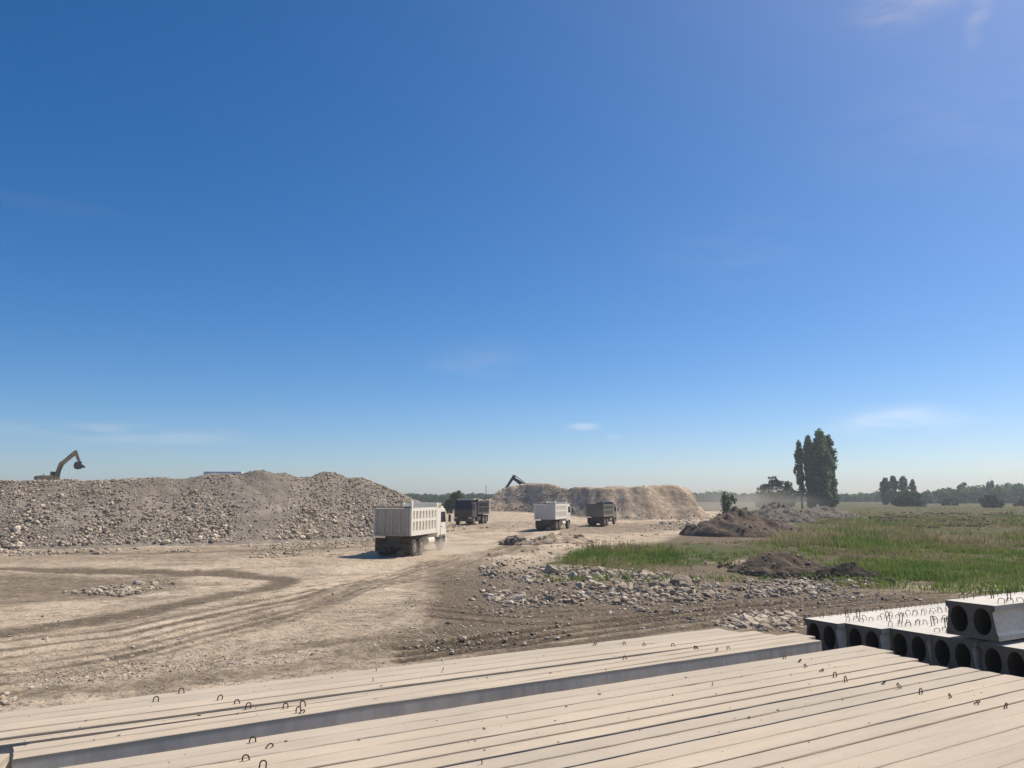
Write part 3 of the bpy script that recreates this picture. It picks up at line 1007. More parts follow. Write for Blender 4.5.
# turned clods in the far field
P = px_points([(868, 517), (905, 512), (1010, 511), (1030, 520), (975, 527), (930, 529), (880, 526)], 2400, r_)
P = P[fbm(P[:, 0] / 5, P[:, 1] / 7, 99, 3) > 0.06]
P = np.concatenate([P, px_points([(700, 563), (850, 566), (900, 584), (760, 578)], 500, r_)])
sz = np.where(P[:, 1] > 60, r_.uniform(0.08, 0.34, len(P)), r_.uniform(0.04, 0.14, len(P)))
me = scatter_stones("soil_clods", P, sz, 1, 0.8, tint=r_.uniform(0, 1, len(P)), seed=73)
M['clod'] = mat_stone("turned_clods", (0.045, 0.042, 0.024), (0.085, 0.078, 0.045), (0.2, 0.17, 0.11))
tag(link_mesh("soil_clods", me, M['clod']), "dark turned soil clods in the field and at the grass edge", "clods", kind='stuff')


# ------------------------------------------------------------------ precast beams in the foreground
BEAM_AZ = R(59.5)
TOP = 1.5
BH = 0.65


def ring_sweep(name, prof_fn, L, nseg, jitter, seed):
    """sweep a cross-section (list of (y, z)) along x from 0 to L with slightly uneven edges"""
    r = np.random.default_rng(seed)
    prof = np.array(prof_fn)
    k = len(prof)
    xs = np.linspace(0, L, nseg + 1)
    V = np.zeros((nseg + 1, k, 3))
    V[..., 0] = xs[:, None]
    V[..., 1:] = prof[None]
    wob = r.normal(0, jitter, (nseg + 1, k, 2))
    wob = (wob + np.roll(wob, 1, 0)) * 0.7
    low_ = prof[:, 1] < prof[:, 1].max() - 0.3
    wob[:, low_] = 0
    chip = (r.random((nseg + 1, k)) < 0.012) & ~low_[None]
    wob[..., 1] -= chip * r.uniform(0.002, 0.007, (nseg + 1, k))
    V[..., 1:] += wob
    V[0, :, 0] += r.normal(0, 0.006, k); V[-1, :, 0] += r.normal(0, 0.006, k)
    i = np.arange((nseg + 1) * k).reshape(nseg + 1, k)
    j = np.roll(i, -1, axis=1)
    quads = np.stack([i[:-1], j[:-1], j[1:], i[1:]], -1).reshape(-1, 4)
    me_ = bpy.data.meshes.new(name)
    fl = [tuple(q) for q in quads] + [tuple(i[0][::-1]), tuple(i[-1])]
    me_.from_pydata([tuple(v) for v in V.reshape(-1, 3)], [], fl)
    b = bmesh.new(); b.from_mesh(me_)
    bmesh.ops.recalc_face_normals(b, faces=b.faces)
    b.to_mesh(me_); b.free()
    return me_


def loop_mesh(name, w, h, r, lean=0.0):
    pts = [(-w / 2 - 0.012, 0, -0.03), (-w / 2, 0, 0.01)]
    hh = h - w * 0.5
    pts += [(-w / 2, lean * 0.5, hh)]
    for k in range(1, 8):
        a = math.pi * (1 - k / 8)
        pts.append((w / 2 * math.cos(a), lean, hh + w / 2 * math.sin(a)))
    pts += [(w / 2, lean * 0.5, hh), (w / 2, 0, 0.01), (w / 2 + 0.012, 0, -0.03)]
    m_ = MB().tube(pts, r, 8).mesh(name, True)
    m_.materials.append(M['steel'])
    return m_


LOOPS = [loop_mesh("lifting_loop", 0.058, 0.046 + 0.012 * (k % 3), 0.007, 0.015 * (k - 2)) for k in range(5)]
HOOK = MB().tube([(0, 0, -0.02), (0.0, 0.0, 0.03), (0.012, 0.01, 0.05)], 0.005, 6).mesh("bent_bar", True)
HOOK.materials.append(M['steel'])


def add_child(name, me_, parent, loc, rz=0.0, scale=None):
    o = bpy.data.objects.new(name, me_)
    COL.objects.link(o)
    o.parent = parent
    o.location = loc
    o.rotation_euler = (random.uniform(-0.12, 0.12), random.uniform(-0.12, 0.12), rz)
    if scale: o.scale = scale
    return o


def beam(right_end, az, L, w, dz, seed, label, group, loops=((1.95, 0.12), (1.95, 0.40), (9.9, 0.12), (9.9, 0.42)), grooves=(0.01, 0.01), hooks=()):
    """right_end: the far-side top corner of the beam's right end"""
    c = 0.006
    h = BH + dz
    half = w * 0.5
    d1, d2 = grooves
    prof = [(0, 0), (0, h - c - d1), (-c, h - d1), (-0.10, h - 0.3 * d1 * 0), (-half + c, h), (-half, h - c), (-half - 0.002, h - c - d2),
            (-half - 0.13, h), (-w + c, h), (-w, h - c), (-w, 0)]
    me_ = ring_sweep("concrete_beam", [(y, z) for y, z in prof], L, 60, 0.001, seed)
    o = link_mesh("concrete_beam", me_, M['beam'])
    d = Vector((math.sin(az), math.cos(az), 0))
    o.location = (right_end[0] - d.x * L, right_end[1] - d.y * L, TOP - BH)
    o.rotation_euler = (0, 0, math.pi / 2 - az)
    tag(o, label, "concrete beam", group)
    for (s, t) in loops:
        s = L - s + random.uniform(-0.12, 0.12)
        t = t + random.uniform(-0.04, 0.04)
        add_child("lifting_loop", random.choice(LOOPS), o, (s, -t, h - (0.012 if half < t < half + 0.06 else 0)), random.uniform(-0.25, 0.25))
    for (s, t) in hooks:
        add_child("bent_bar", HOOK, o, (s, -t, h), random.uniform(0, 6))
    return o


dF = Vector((math.sin(BEAM_AZ), math.cos(BEAM_AZ), 0))
nF = Vector((-dF.y, dF.x, 0))
ORD = ["first", "second", "third", "fourth", "fifth", "sixth", "seventh", "eighth", "ninth"]
GRP_F = "dusty beams in the near stack"
# near edges (distance from the camera's foot across the beams) and where each right end stands
near_edges = [8.13, 7.54, 6.95, 6.34, 5.73, 5.14, 4.56, 3.98, 3.38]
ends_px = [(871, 647), (899, 655.6), (923.6, 663), (975.4, 669), (1021, 677), (1060, 684), (1110, 694), (1180, 708), (1250, 728)]
for i, (pn, e) in enumerate(zip(near_edges, ends_px)):
    w = 0.586
    q = on_plane(*e, TOP)
    s = q.dot(dF)
    corner = dF * s + nF * (pn + w)
    dz = 0.0
    hooks = [(random.uniform(2, 10), random.uniform(0.08, 0.5)) for _ in range(i % 2)]
    beam((corner.x, corner.y), BEAM_AZ, 12.0, w, dz, 400 + i,
         "dusty beige concrete beam, %s in the near stack counting from the grey gap" % ORD[i], GRP_F,
         loops=((2.05, 0.11), (2.0, 0.40), (10.05, 0.11), (9.9, 0.42)), hooks=hooks,
         grooves=[(0, 0), (0.008, 0.003), (0.015, 0.014), (0.012, 0.011), (0.006, 0.004), (0.015, 0.016), (0.003, 0.006), (0.005, 0.003), (0.014, 0.008)][i])

# far row behind the grey gap
GRP_B = "dusty beams in the row behind the gap"
far_specs = [  # near edge p, width, right end pixel, left end pixel
    (10.66, 0.575, (715, 627.5), "farthest beam of the back row, bordering the bare soil"),
    (10.06, 0.585, (748, 630), "second beam of the back row from the bare soil"),
    (9.79, 0.26, (770, 632), "narrow beam in the middle of the back row"),
    (9.36, 0.42, (785, 633.5), "beam next to the last one in the back row before the grey gap")]
for i, (pn, w, e, lab) in enumerate(far_specs):
    q = on_plane(*e, TOP)
    s = q.dot(dF)
    corner = dF * s + nF * (pn + w - 0.008)
    L = [12.0, 12.6, 13.4, 11.9][i]
    if i == 3:
        sl = on_plane(28, 742, TOP).dot(dF)
        L = s - sl
    beam((corner.x, corner.y), BEAM_AZ, L, w - 0.005, [0.0, 0.004, -0.004, -0.006][i], 440 + i,
         "dusty beige concrete " + lab, GRP_B,
         loops=[((3.0, 0.2), (2.7, 0.42), (9.6, 0.15), (9.9, 0.45)), ((2.7, 0.15), (2.4, 0.42), (9.6, 0.15), (9.5, 0.42)),
                ((2.4, 0.12), (9.6, 0.13)), ((2.3, 0.15), (2.1, 0.15), (9.2, 0.13), (9.2, 0.33))][i],
         grooves=[(0.006, 0.0), (0.002, 0.008), (0.018, 0.0), (0.018, 0.005)][i], hooks=[(5.0, 0.2), (6.1, 0.1)] if i < 2 else [])
# the last one of that row lies slightly askew and shows its grey side
A_, B_ = on_plane(13, 759, TOP), on_plane(815, 636.5, TOP)
dv = (B_ - A_).normalized()
az5 = math.atan2(dv.x, dv.y)
nv = Vector((-dv.y, dv.x, 0))
w = 0.5
cn = B_ + nv * w
beam((cn.x, cn.y), az5, (B_ - A_).length, w, 0.0, 460, "dusty concrete beam lying askew with its long grey side showing", GRP_B,
     loops=((2.6, 0.18), (4.3, 0.2), (9.3, 0.15), (9.4, 0.36)), grooves=(0.016, 0.004))
# offcut at the lower left corner
q = on_plane(12, 753, TOP + 0.02)
mb = MB().box(-1.3, 0, -0.42, 0.0, 0.0, BH + 0.03, 0.012)
o = mb.build("concrete_offcut", M['beam'])
o.location = (q.x, q.y - 0.03, TOP - BH); o.rotation_euler = (0, 0, R(14))
tag(o, "grey concrete offcut with a sharp corner at the lower left edge of the stack", "concrete block")

# grit and small chips lying on the beams
rc = np.random.default_rng(61)
k = 420
ss, pp_ = rc.uniform(1.0, 11.0, k), rc.uniform(3.4, 8.6, k)
far = rc.random(k) < 0.3
ss[far] = rc.uniform(-1, 9, far.sum()); pp_[far] = rc.uniform(9.4, 11.0, far.sum())
CP = np.stack([dF.x * ss + nF.x * pp_, dF.y * ss + nF.y * pp_, np.full(k, TOP - 0.002)], 1)
me = scatter_stones("grit", CP, np.clip(rc.lognormal(-4.9, 0.55, k), 0.003, 0.022), 1, 0.6, tint=rc.uniform(0, 0.5, k), seed=62, sink=0.1)
tag(link_mesh("grit", me, M['stones']), "small chips and grit scattered over the beam tops", "grit", kind='stuff')

# ------------------------------------------------------------------ hollow slabs on the right
SLAB_AZ = R(61.0)
dS = Vector((math.sin(SLAB_AZ), math.cos(SLAB_AZ), 0))
nS = Vector((-dS.y, dS.x, 0))
SW, SH, SL = 1.0, 0.60, 12.0


def slab_mesh(name):
    """box slab with two oval voids right through, waisted sides with a lip below"""
    outer = [(-0.50, 0.0), (0.50, 0.0), (0.50, 0.085), (0.475, 0.135), (0.425, 0.47), (0.475, 0.51), (0.48, SH), (-0.48, SH), (-0.475, 0.51), (-0.425, 0.47), (-0.475, 0.135), (-0.50, 0.085)]
    b = bmesh.new()
    nx = 24
    xs = [SL * k / nx for k in range(nx + 1)]
    # end faces: fill between outline and ovals
    def ring(x, pts):
        return [b.verts.new((x, y, z)) for y, z in pts]
    ovals = []
    for cy in (-0.222, 0.222):
        ovals.append([(cy + 0.168 * math.cos(2 * math.pi * k / 28), 0.302 + 0.232 * math.sin(2 * math.pi * k / 28)) for k in range(28)])
    for side, x in ((0, 0.0), (1, SL)):
        allr = [ring(x, outer)] + [ring(x, o_) for o_ in ovals]
        es = []
        for rg in allr:
            es += [b.edges.new((rg[k], rg[(k + 1) % len(rg)])) for k in range(len(rg))]
        rf = bmesh.ops.triangle_fill(b, use_beauty=True, use_dissolve=False, edges=es)
        for f in rf['geom']:
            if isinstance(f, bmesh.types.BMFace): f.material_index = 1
        if side == 0: first = allr
        else: last = allr
    for which, (r0, r1) in enumerate(zip(first, last)):
        k_ = len(r0)
        prev = r0
        for x in xs[1:]:
            cur = r1 if x == xs[-1] else [b.verts.new((x, v.co.y, v.co.z)) for v in r0]
            for k in range(k_):
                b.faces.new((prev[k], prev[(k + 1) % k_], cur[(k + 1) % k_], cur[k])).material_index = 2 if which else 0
            prev = cur
    bmesh.ops.recalc_face_normals(b, faces=b.faces)
    m_ = bpy.data.meshes.new(name)
    b.to_mesh(m_); b.free()
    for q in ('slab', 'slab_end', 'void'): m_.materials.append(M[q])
    return m_


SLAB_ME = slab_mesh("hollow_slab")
def flat_loop(name, w, h, r, lean):
    pts = [(-w / 2, 0, -0.03), (-w / 2, lean * 0.5, h - 0.035), (-w / 2 + 0.01, lean, h - 0.01), (-w / 2 + 0.032, lean, h),
           (w / 2 - 0.032, lean, h), (w / 2 - 0.01, lean, h - 0.01), (w / 2, lean * 0.5, h - 0.035), (w / 2, 0, -0.03)]
    m_ = MB().tube(pts, r, 7).mesh(name, True)
    m_.materials.append(M['steel'])
    return m_


STIR = [flat_loop("stirrup", 0.115, 0.09, 0.0065, 0.025 * (k - 1)) for k in range(3)]
BIGLOOP = loop_mesh("lifting_loop", 0.08, 0.19, 0.009, 0.01)
GRP_S = "hollow concrete slabs stacked on the right"


def hollow_slab(corner, z, label, wide=0.86):
    """corner: the far-side (left in the photo) top corner of the near end"""
    o = bpy.data.objects.new("hollow_slab", SLAB_ME)
    COL.objects.link(o)
    c = corner - nS * (SW / 2 - 0.02) * wide
    o.scale = (1, wide, 1)
    o.location = (c.x, c.y, z)
    o.rotation_euler = (0, 0, math.pi / 2 - SLAB_AZ)
    tag(o, label, "hollow slab", GRP_S)
    for side in (-1, 1):
        k = 0
        x = 0.35 + random.uniform(0, 0.1)
        while x < SL - 0.3:
            if random.random() > 0.06:
                add_child("stirrup", STIR[k % 3], o, (x, side * 0.37 + random.uniform(-0.02, 0.02), SH), math.pi / 2 + random.uniform(-0.3, 0.3), (1, 1, random.uniform(0.75, 1.1)))
            x += 0.29 + random.uniform(-0.03, 0.03); k += 1
    for x in (1.0, SL - 1.0):
        for side in (-0.16, 0.16):
            add_child("lifting_loop", BIGLOOP, o, (x, side, SH), random.uniform(-0.2, 0.2))
    return o


SZ = TOP - BH
c1 = on_plane(806, 618.5, SZ + SH)
lab_low = ["leftmost hollow slab of the lower layer, beside the heaped stones", "second hollow slab from the left in the lower layer",
           "third hollow slab from the left in the lower layer", "hollow slab lying right under the raised one", "rightmost hollow slab of the lower layer, cut by the photo edge"]
p1 = c1.dot(nS)
for i in range(5):
    e = [(806, 618.5), (842, 622.5), (886.5, 627.5), (928, 634), (978, 642)][i]
    q = on_plane(*e, SZ + SH)
    s = q.dot(dS)
    pp = [11.76, 10.93, 10.12, 9.29, 8.38][i]
    cn = dS * s + nS * pp
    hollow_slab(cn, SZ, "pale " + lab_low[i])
q = on_plane(945, 600, SZ + 2 * SH + 0.07)
hollow_slab(Vector((q.x, q.y, 0)), SZ + SH + 0.07, "pale hollow slab lying raised on top of the others, two oval holes in its end", 0.93)
# timber bearers carrying the raised slab
cq = Vector((q.x, q.y, 0)) - nS * (SW / 2)
for k, s in enumerate((1.2, 10.6)):
    b = MB().box(-0.05, 0.05, -0.9, 0.9, 0, 0.07, 0.004).build("timber_bearer", mat_plain("bearer_wood_%d" % k, (0.2, 0.15, 0.1), 0.9))
    pos = cq + dS * s
    b.location = (pos.x, pos.y, SZ + SH); b.rotation_euler = (0, 0, math.pi / 2 - SLAB_AZ)
    tag(b, ["timber bearer under the near end of the raised slab", "timber bearer under the far end of the raised slab"][k], "timber")
# small broken lump by the beam end
p = on_ground(826, 651)
boulder(on_plane(824, 650, SZ) if False else Vector((p.x, p.y, p.z)), 0.16, "broken concrete lump in the dark space between beam end and slabs", "separate boulders of the yard")


# ------------------------------------------------------------------ dump trucks
def wheel_meshes():
    R_, W_ = 0.53, 0.30
    prof = [(0.30, -W_ / 2), (0.47, -W_ / 2), (0.52, -W_ / 2 + 0.05), (R_, 0), (0.52, W_ / 2 - 0.05), (0.47, W_ / 2), (0.30, W_ / 2)]
    b = bmesh.new(); n_ = 28; rings = []
    for k in range(n_):
        a = 2 * math.pi * k / n_
        rings.append([b.verts.new((r * math.cos(a), y, r * math.sin(a))) for r, y in prof])
    for k in range(n_):
        for j in range(len(prof) - 1):
            b.faces.new((rings[k][j], rings[k][j + 1], rings[(k + 1) % n_][j + 1], rings[(k + 1) % n_][j]))
    bmesh.ops.recalc_face_normals(b, faces=b.faces)
    ty = bpy.data.meshes.new("wheel"); b.to_mesh(ty); b.free(); ty.materials.append(M['tyre'])
    mb_ = MB()
    mb_.cyl((0, -0.14, 0), (0, 0.14, 0), 0.305, 0.305, 24).cyl((0, -0.18, 0), (0, 0.18, 0), 0.12, 0.12, 14)
    for k in range(8):
        a = 2 * math.pi * k / 8
        mb_.cyl((0.19 * math.cos(a), -0.165, 0.19 * math.sin(a)), (0.19 * math.cos(a), 0.165, 0.19 * math.sin(a)), 0.02, 0.02, 6)
    rm = mb_.mesh("rim"); rm.materials.append(M['rim'])
    return ty, rm


TYRE_ME, RIM_ME = wheel_meshes()


def dump_truck(loc, az, body, rear, cabm, label, scale=1.0, load=False, guard=None):
    """x forward, y left; a three-axle tipper with a ribbed bed"""
    root = empty("dump_truck", loc, math.pi / 2 - az)
    root.scale = (scale,) * 3
    tag(root, label, "dump truck", "dump trucks of the quarry")
    # chassis
    mb_ = MB()
    for y in (-0.42, 0.42): mb_.box(-3.6, 3.7, y - 0.06, y + 0.06, 0.85, 1.1)
    for x in (-3.4, -2.2, -0.8, 0.6, 2.0, 3.3): mb_.box(x - 0.07, x + 0.07, -0.36, 0.36, 0.88, 1.06)
    for x in (-2.75, -1.4): mb_.cyl((x, -0.95, 0.53), (x, 0.95, 0.53), 0.11).cyl((x, -0.22, 0.55), (x, 0.22, 0.55), 0.24)
    mb_.cyl((2.85, -0.95, 0.53), (2.85, 0.95, 0.53), 0.09)
    mb_.box(-3.66, -3.56, -1.1, 1.1, 0.62, 0.78, 0.01)      # rear under-run bar
    mb_.box(-3.6, -3.4, -0.5, 0.5, 0.78, 1.28)
    mb_.build("chassis", M['chassis'], root)
    # bed: floor, ribbed sides, headboard
    x0, x1, zf, zt, hw = -3.75, 1.62, 1.30, 3.02, 1.16
    mb_ = MB()
    mb_.box(x0 + 0.02, x1, -hw, hw, zf, zf + 0.12)
    for sgn in (-1, 1):
        y_in, y_pl, y_rib = sgn * (hw - 0.04), sgn * hw, sgn * (hw + 0.1)
        mb_.box(x0 + 0.02, x1, min(y_in, y_pl), max(y_in, y_pl), zf + 0.122, zt - 0.003)
        yl, yh = min(y_pl, y_rib), max(y_pl, y_rib)
        for k in range(9):
            x = x0 + 0.2 + (x1 - x0 - 0.4) * k / 8
            wdt = 0.13 if 0 < k < 8 else 0.2
            mb_.box(x - wdt, x + wdt, yl + sgn * 0.001, yh, zf + 0.05, zt - 0.1)
        for za, zb in ((zf - 0.02, zf + 0.28), (zf + 0.86, zf + 1.02), (zt - 0.2, zt)):
            mb_.box(x0 + 0.03, x1 + 0.01, yl + sgn * 0.0015, yh + sgn * 0.012, za, zb)
        # tall corner posts
        mb_.box(x0 + 0.04, x0 + 0.30, yl - 0.02, yh + 0.02, zf, zt + (0.42 if sgn < 0 else 0.06), 0.01)
        mb_.box(x1 - 0.22, x1 + 0.05, yl - 0.02, yh + 0.02, zf, zt + 0.30, 0.01)
    mb_.box(x1 - 0.08, x1 + 0.04, -hw + 0.02, hw - 0.02, zf + 0.1, zt + 0.25)
    bed = mb_.build("bed", body, root)
    mb_ = MB()                                                       # guard over the cab
    mb_.box(x1 + 0.045, x1 + 1.15, -hw + 0.05, hw - 0.05, zt + 0.16, zt + 0.22, 0.01)
    mb_.box(x1 + 1.08, x1 + 1.16, -hw + 0.06, hw - 0.06, zt + 0.1, zt + 0.3)
    mb_.build("cab_guard", guard or body, bed)
    # tailgate, ribbed
    mb_ = MB()
    mb_.box(x0 - 0.05, x0 + 0.015, -hw + 0.01, hw - 0.01, zf - 0.02, zt - 0.02)
    for y in (-1.05, -0.52, 0, 0.52, 1.05): mb_.box(x0 - 0.12, x0 - 0.05, y - 0.07, y + 0.07, zf, zt - 0.08, 0.01)
    for z in (zf + 0.06, zf + 0.6, zf + 1.15, zt - 0.1): mb_.box(x0 - 0.1, x0 - 0.052, -hw + 0.05, hw - 0.05, z - 0.05, z + 0.05)
    tg = mb_.build("tailgate", rear, root)
    MB().cyl((x0 - 0.02, -hw - 0.05, zt + 0.05), (x0 - 0.02, hw + 0.05, zt + 0.05), 0.045, 0.045, 10).build("hinge_bar", M['chassis'], tg)
    if load:
        v = []
        gx, gy = np.meshgrid(np.linspace(x0 + 0.1, x1 - 0.12, 40), np.linspace(-hw + 0.06, hw - 0.06, 24), indexing='ij')
        gz_ = zt - 0.15 + 0.5 * np.cos(np.linspace(-1.3, 1.3, 40))[:, None] * np.cos(np.linspace(-1.2, 1.2, 24))[None] + 0.2 * fbm(gx * 2, gy * 2, 8, 3)
        i = np.arange(gx.size).reshape(gx.shape)
        f = np.stack([i[:-1, :-1], i[1:, :-1], i[1:, 1:], i[:-1, 1:]], -1).reshape(-1, 4)
        link_mesh("soil_load", np_mesh("soil_load", np.stack([gx, gy, gz_], -1).reshape(-1, 3), f, smooth=True), M['heap'], root)
    # cab
    mb_ = MB()
    mb_.prism([(1.82, 0.95), (3.86, 0.95), (3.92, 1.15), (3.90, 1.95), (3.66, 2.82), (3.5, 2.92), (1.95, 2.92), (1.82, 2.8)], -1.18, 1.18)
    mb_.box(3.2, 3.7, -1.0, 1.0, 2.93, 3.06, 0.02)
    cab = mb_.build("cab", cabm, root)
    b = bmesh.new(); b.from_mesh(cab.data)
    bmesh.ops.bevel(b, geom=list(b.edges), offset=0.03, segments=2, affect='EDGES'); b.to_mesh(cab.data); b.free()
    MB().prism([(3.925, 1.98), (3.70, 2.74), (3.72, 2.75), (3.945, 1.99)], -1.02, 1.02).build("windscreen", M['glass'], cab)
    for sgn in (-1, 1):
        ys = sgn * 1.183
        dr = MB().box(2.55, 3.72, min(ys, ys + sgn * 0.025), max(ys, ys + sgn * 0.025), 1.05, 1.9, 0.008).build("door", cabm, cab)
        MB().box(2.62, 2.8, min(ys + sgn * 0.027, ys + sgn * 0.05), max(ys + sgn * 0.027, ys + sgn * 0.05), 1.62, 1.68).build("handle", M['chassis'], dr)
        MB().prism([(2.6, 1.95), (3.72, 1.95), (3.55, 2.68), (2.6, 2.68)], min(ys, ys + sgn * 0.012), max(ys, ys + sgn * 0.012)).build("side_window", M['glass'], cab)
        mb_ = MB().tube([(3.8, sgn * 1.15, 2.55), (3.95, sgn * 1.4, 2.6), (3.95, sgn * 1.42, 1.9)], 0.02).box(3.9, 3.98, min(sgn * 1.33, sgn * 1.5), max(sgn * 1.33, sgn * 1.5), 1.95, 2.45, 0.01)
        mb_.build("mirror", M['chassis'], cab)
        MB().box(3.93, 4.05, min(sgn * 0.75, sgn * 1.1), max(sgn * 0.75, sgn * 1.1), 0.82, 1.0, 0.01).build("headlight", M['lamp_clear'], root)
        MB().box(-3.69, -3.62, min(sgn * 0.72, sgn * 1.05), max(sgn * 0.72, sgn * 1.05), 0.95, 1.08).build("tail_light", M['lamp_red'], root)
        MB().box(-3.52, -3.48, min(sgn * 0.55, sgn * 1.2), max(sgn * 0.55, sgn * 1.2), 0.3, 1.15).build("mud_flap", M['tyre'], root)
        MB().prism([(2.15, 0.8), (2.25, 1.08), (3.45, 1.08), (3.55, 0.8), (3.5, 0.8), (3.4, 1.03), (2.3, 1.03), (2.2, 0.8)], min(sgn * 0.85, sgn * 1.22), max(sgn * 0.85, sgn * 1.22)).build("wheel_arch", M['chassis'], root)
    MB().box(3.7, 4.02, -1.2, 1.2, 0.5, 0.8, 0.03).build("bumper", cabm, root)
    MB().box(3.905, 3.95, -0.85, 0.85, 1.2, 1.7, 0.01).build("grille", M['chassis'], cab)
    MB().cyl((0.0, -0.9, 0.78), (1.3, -0.9, 0.78), 0.3, 0.3, 20).build("fuel_tank", cabm, root)
    MB().box(-0.2, 1.3, 0.65, 1.12, 0.5, 1.02, 0.03).build("tool_box", M['chassis'], root)
    MB().cyl((1.0, 0, 0.95), (1.35, 0, 2.4), 0.11, 0.08, 12).build("hoist_ram", M['chassis'], root)
    for x, ys in ((2.85, (1.02,)), (-1.4, (1.04, 0.70)), (-2.75, (1.04, 0.70))):
        for sgn in (-1, 1):
            for y in ys:
                w = bpy.data.objects.new("wheel", TYRE_ME); COL.objects.link(w); w.parent = root; w.location = (x, sgn * y, 0.53)
                w.rotation_euler = (0, random.uniform(0, 3), 0)
                rm = bpy.data.objects.new("rim", RIM_ME); COL.objects.link(rm); rm.parent = w
    return root


def stand(px, Y, dz=0.0):
    p = at_depth(px, 500, Y)
    return (p.x, p.y, float(ground_z(np.array([p.x]), np.array([p.y]), False)[0]) + dz)


def on_wheels(px, py):
    p = on_ground(px, py)
    return p


p = on_wheels(393, 557)
h1 = R(12.5)
q1 = Vector((p.x, p.y, 0)) + Vector((math.sin(h1), math.cos(h1), 0)) * 3.7
dump_truck((q1.x, q1.y, gz(q1.x, q1.y) - 0.02), h1, M['white'], M['white_rear'], M['white'], "white dump truck, nearest and largest, trailing dust on the haul road", scale=1.07)
p = on_wheels(545, 531); h2 = R(18)
q2 = Vector((p.x, p.y, 0)) + Vector((math.sin(h2), math.cos(h2), 0)) * 3.7
dump_truck((q2.x, q2.y, gz(q2.x, q2.y)), h2, M['white'], M['pale_rear'], M['white'], "white dump truck farther off with a shade-greyed tailgate, left of the olive truck", guard=M['teal'])
p = on_wheels(595, 526.5); h3 = R(22)
q3 = Vector((p.x, p.y, 0)) + Vector((math.sin(h3), math.cos(h3), 0)) * 3.7
dump_truck((q3.x, q3.y, gz(q3.x, q3.y)), h3, M['olive'], M['olive'], M['olive'], "dull olive dump truck in front of the tan earth bank", scale=0.97)
h4 = R(194)
p = at_depth(472, 524, 103)
dump_truck((p.x, p.y, gz(p.x, p.y)), h4, M['dark_paint'], M['dark_paint'], M['dark_paint'], "blackish dump truck beside the right end of the gravel heap", load=True, guard=M['white'])


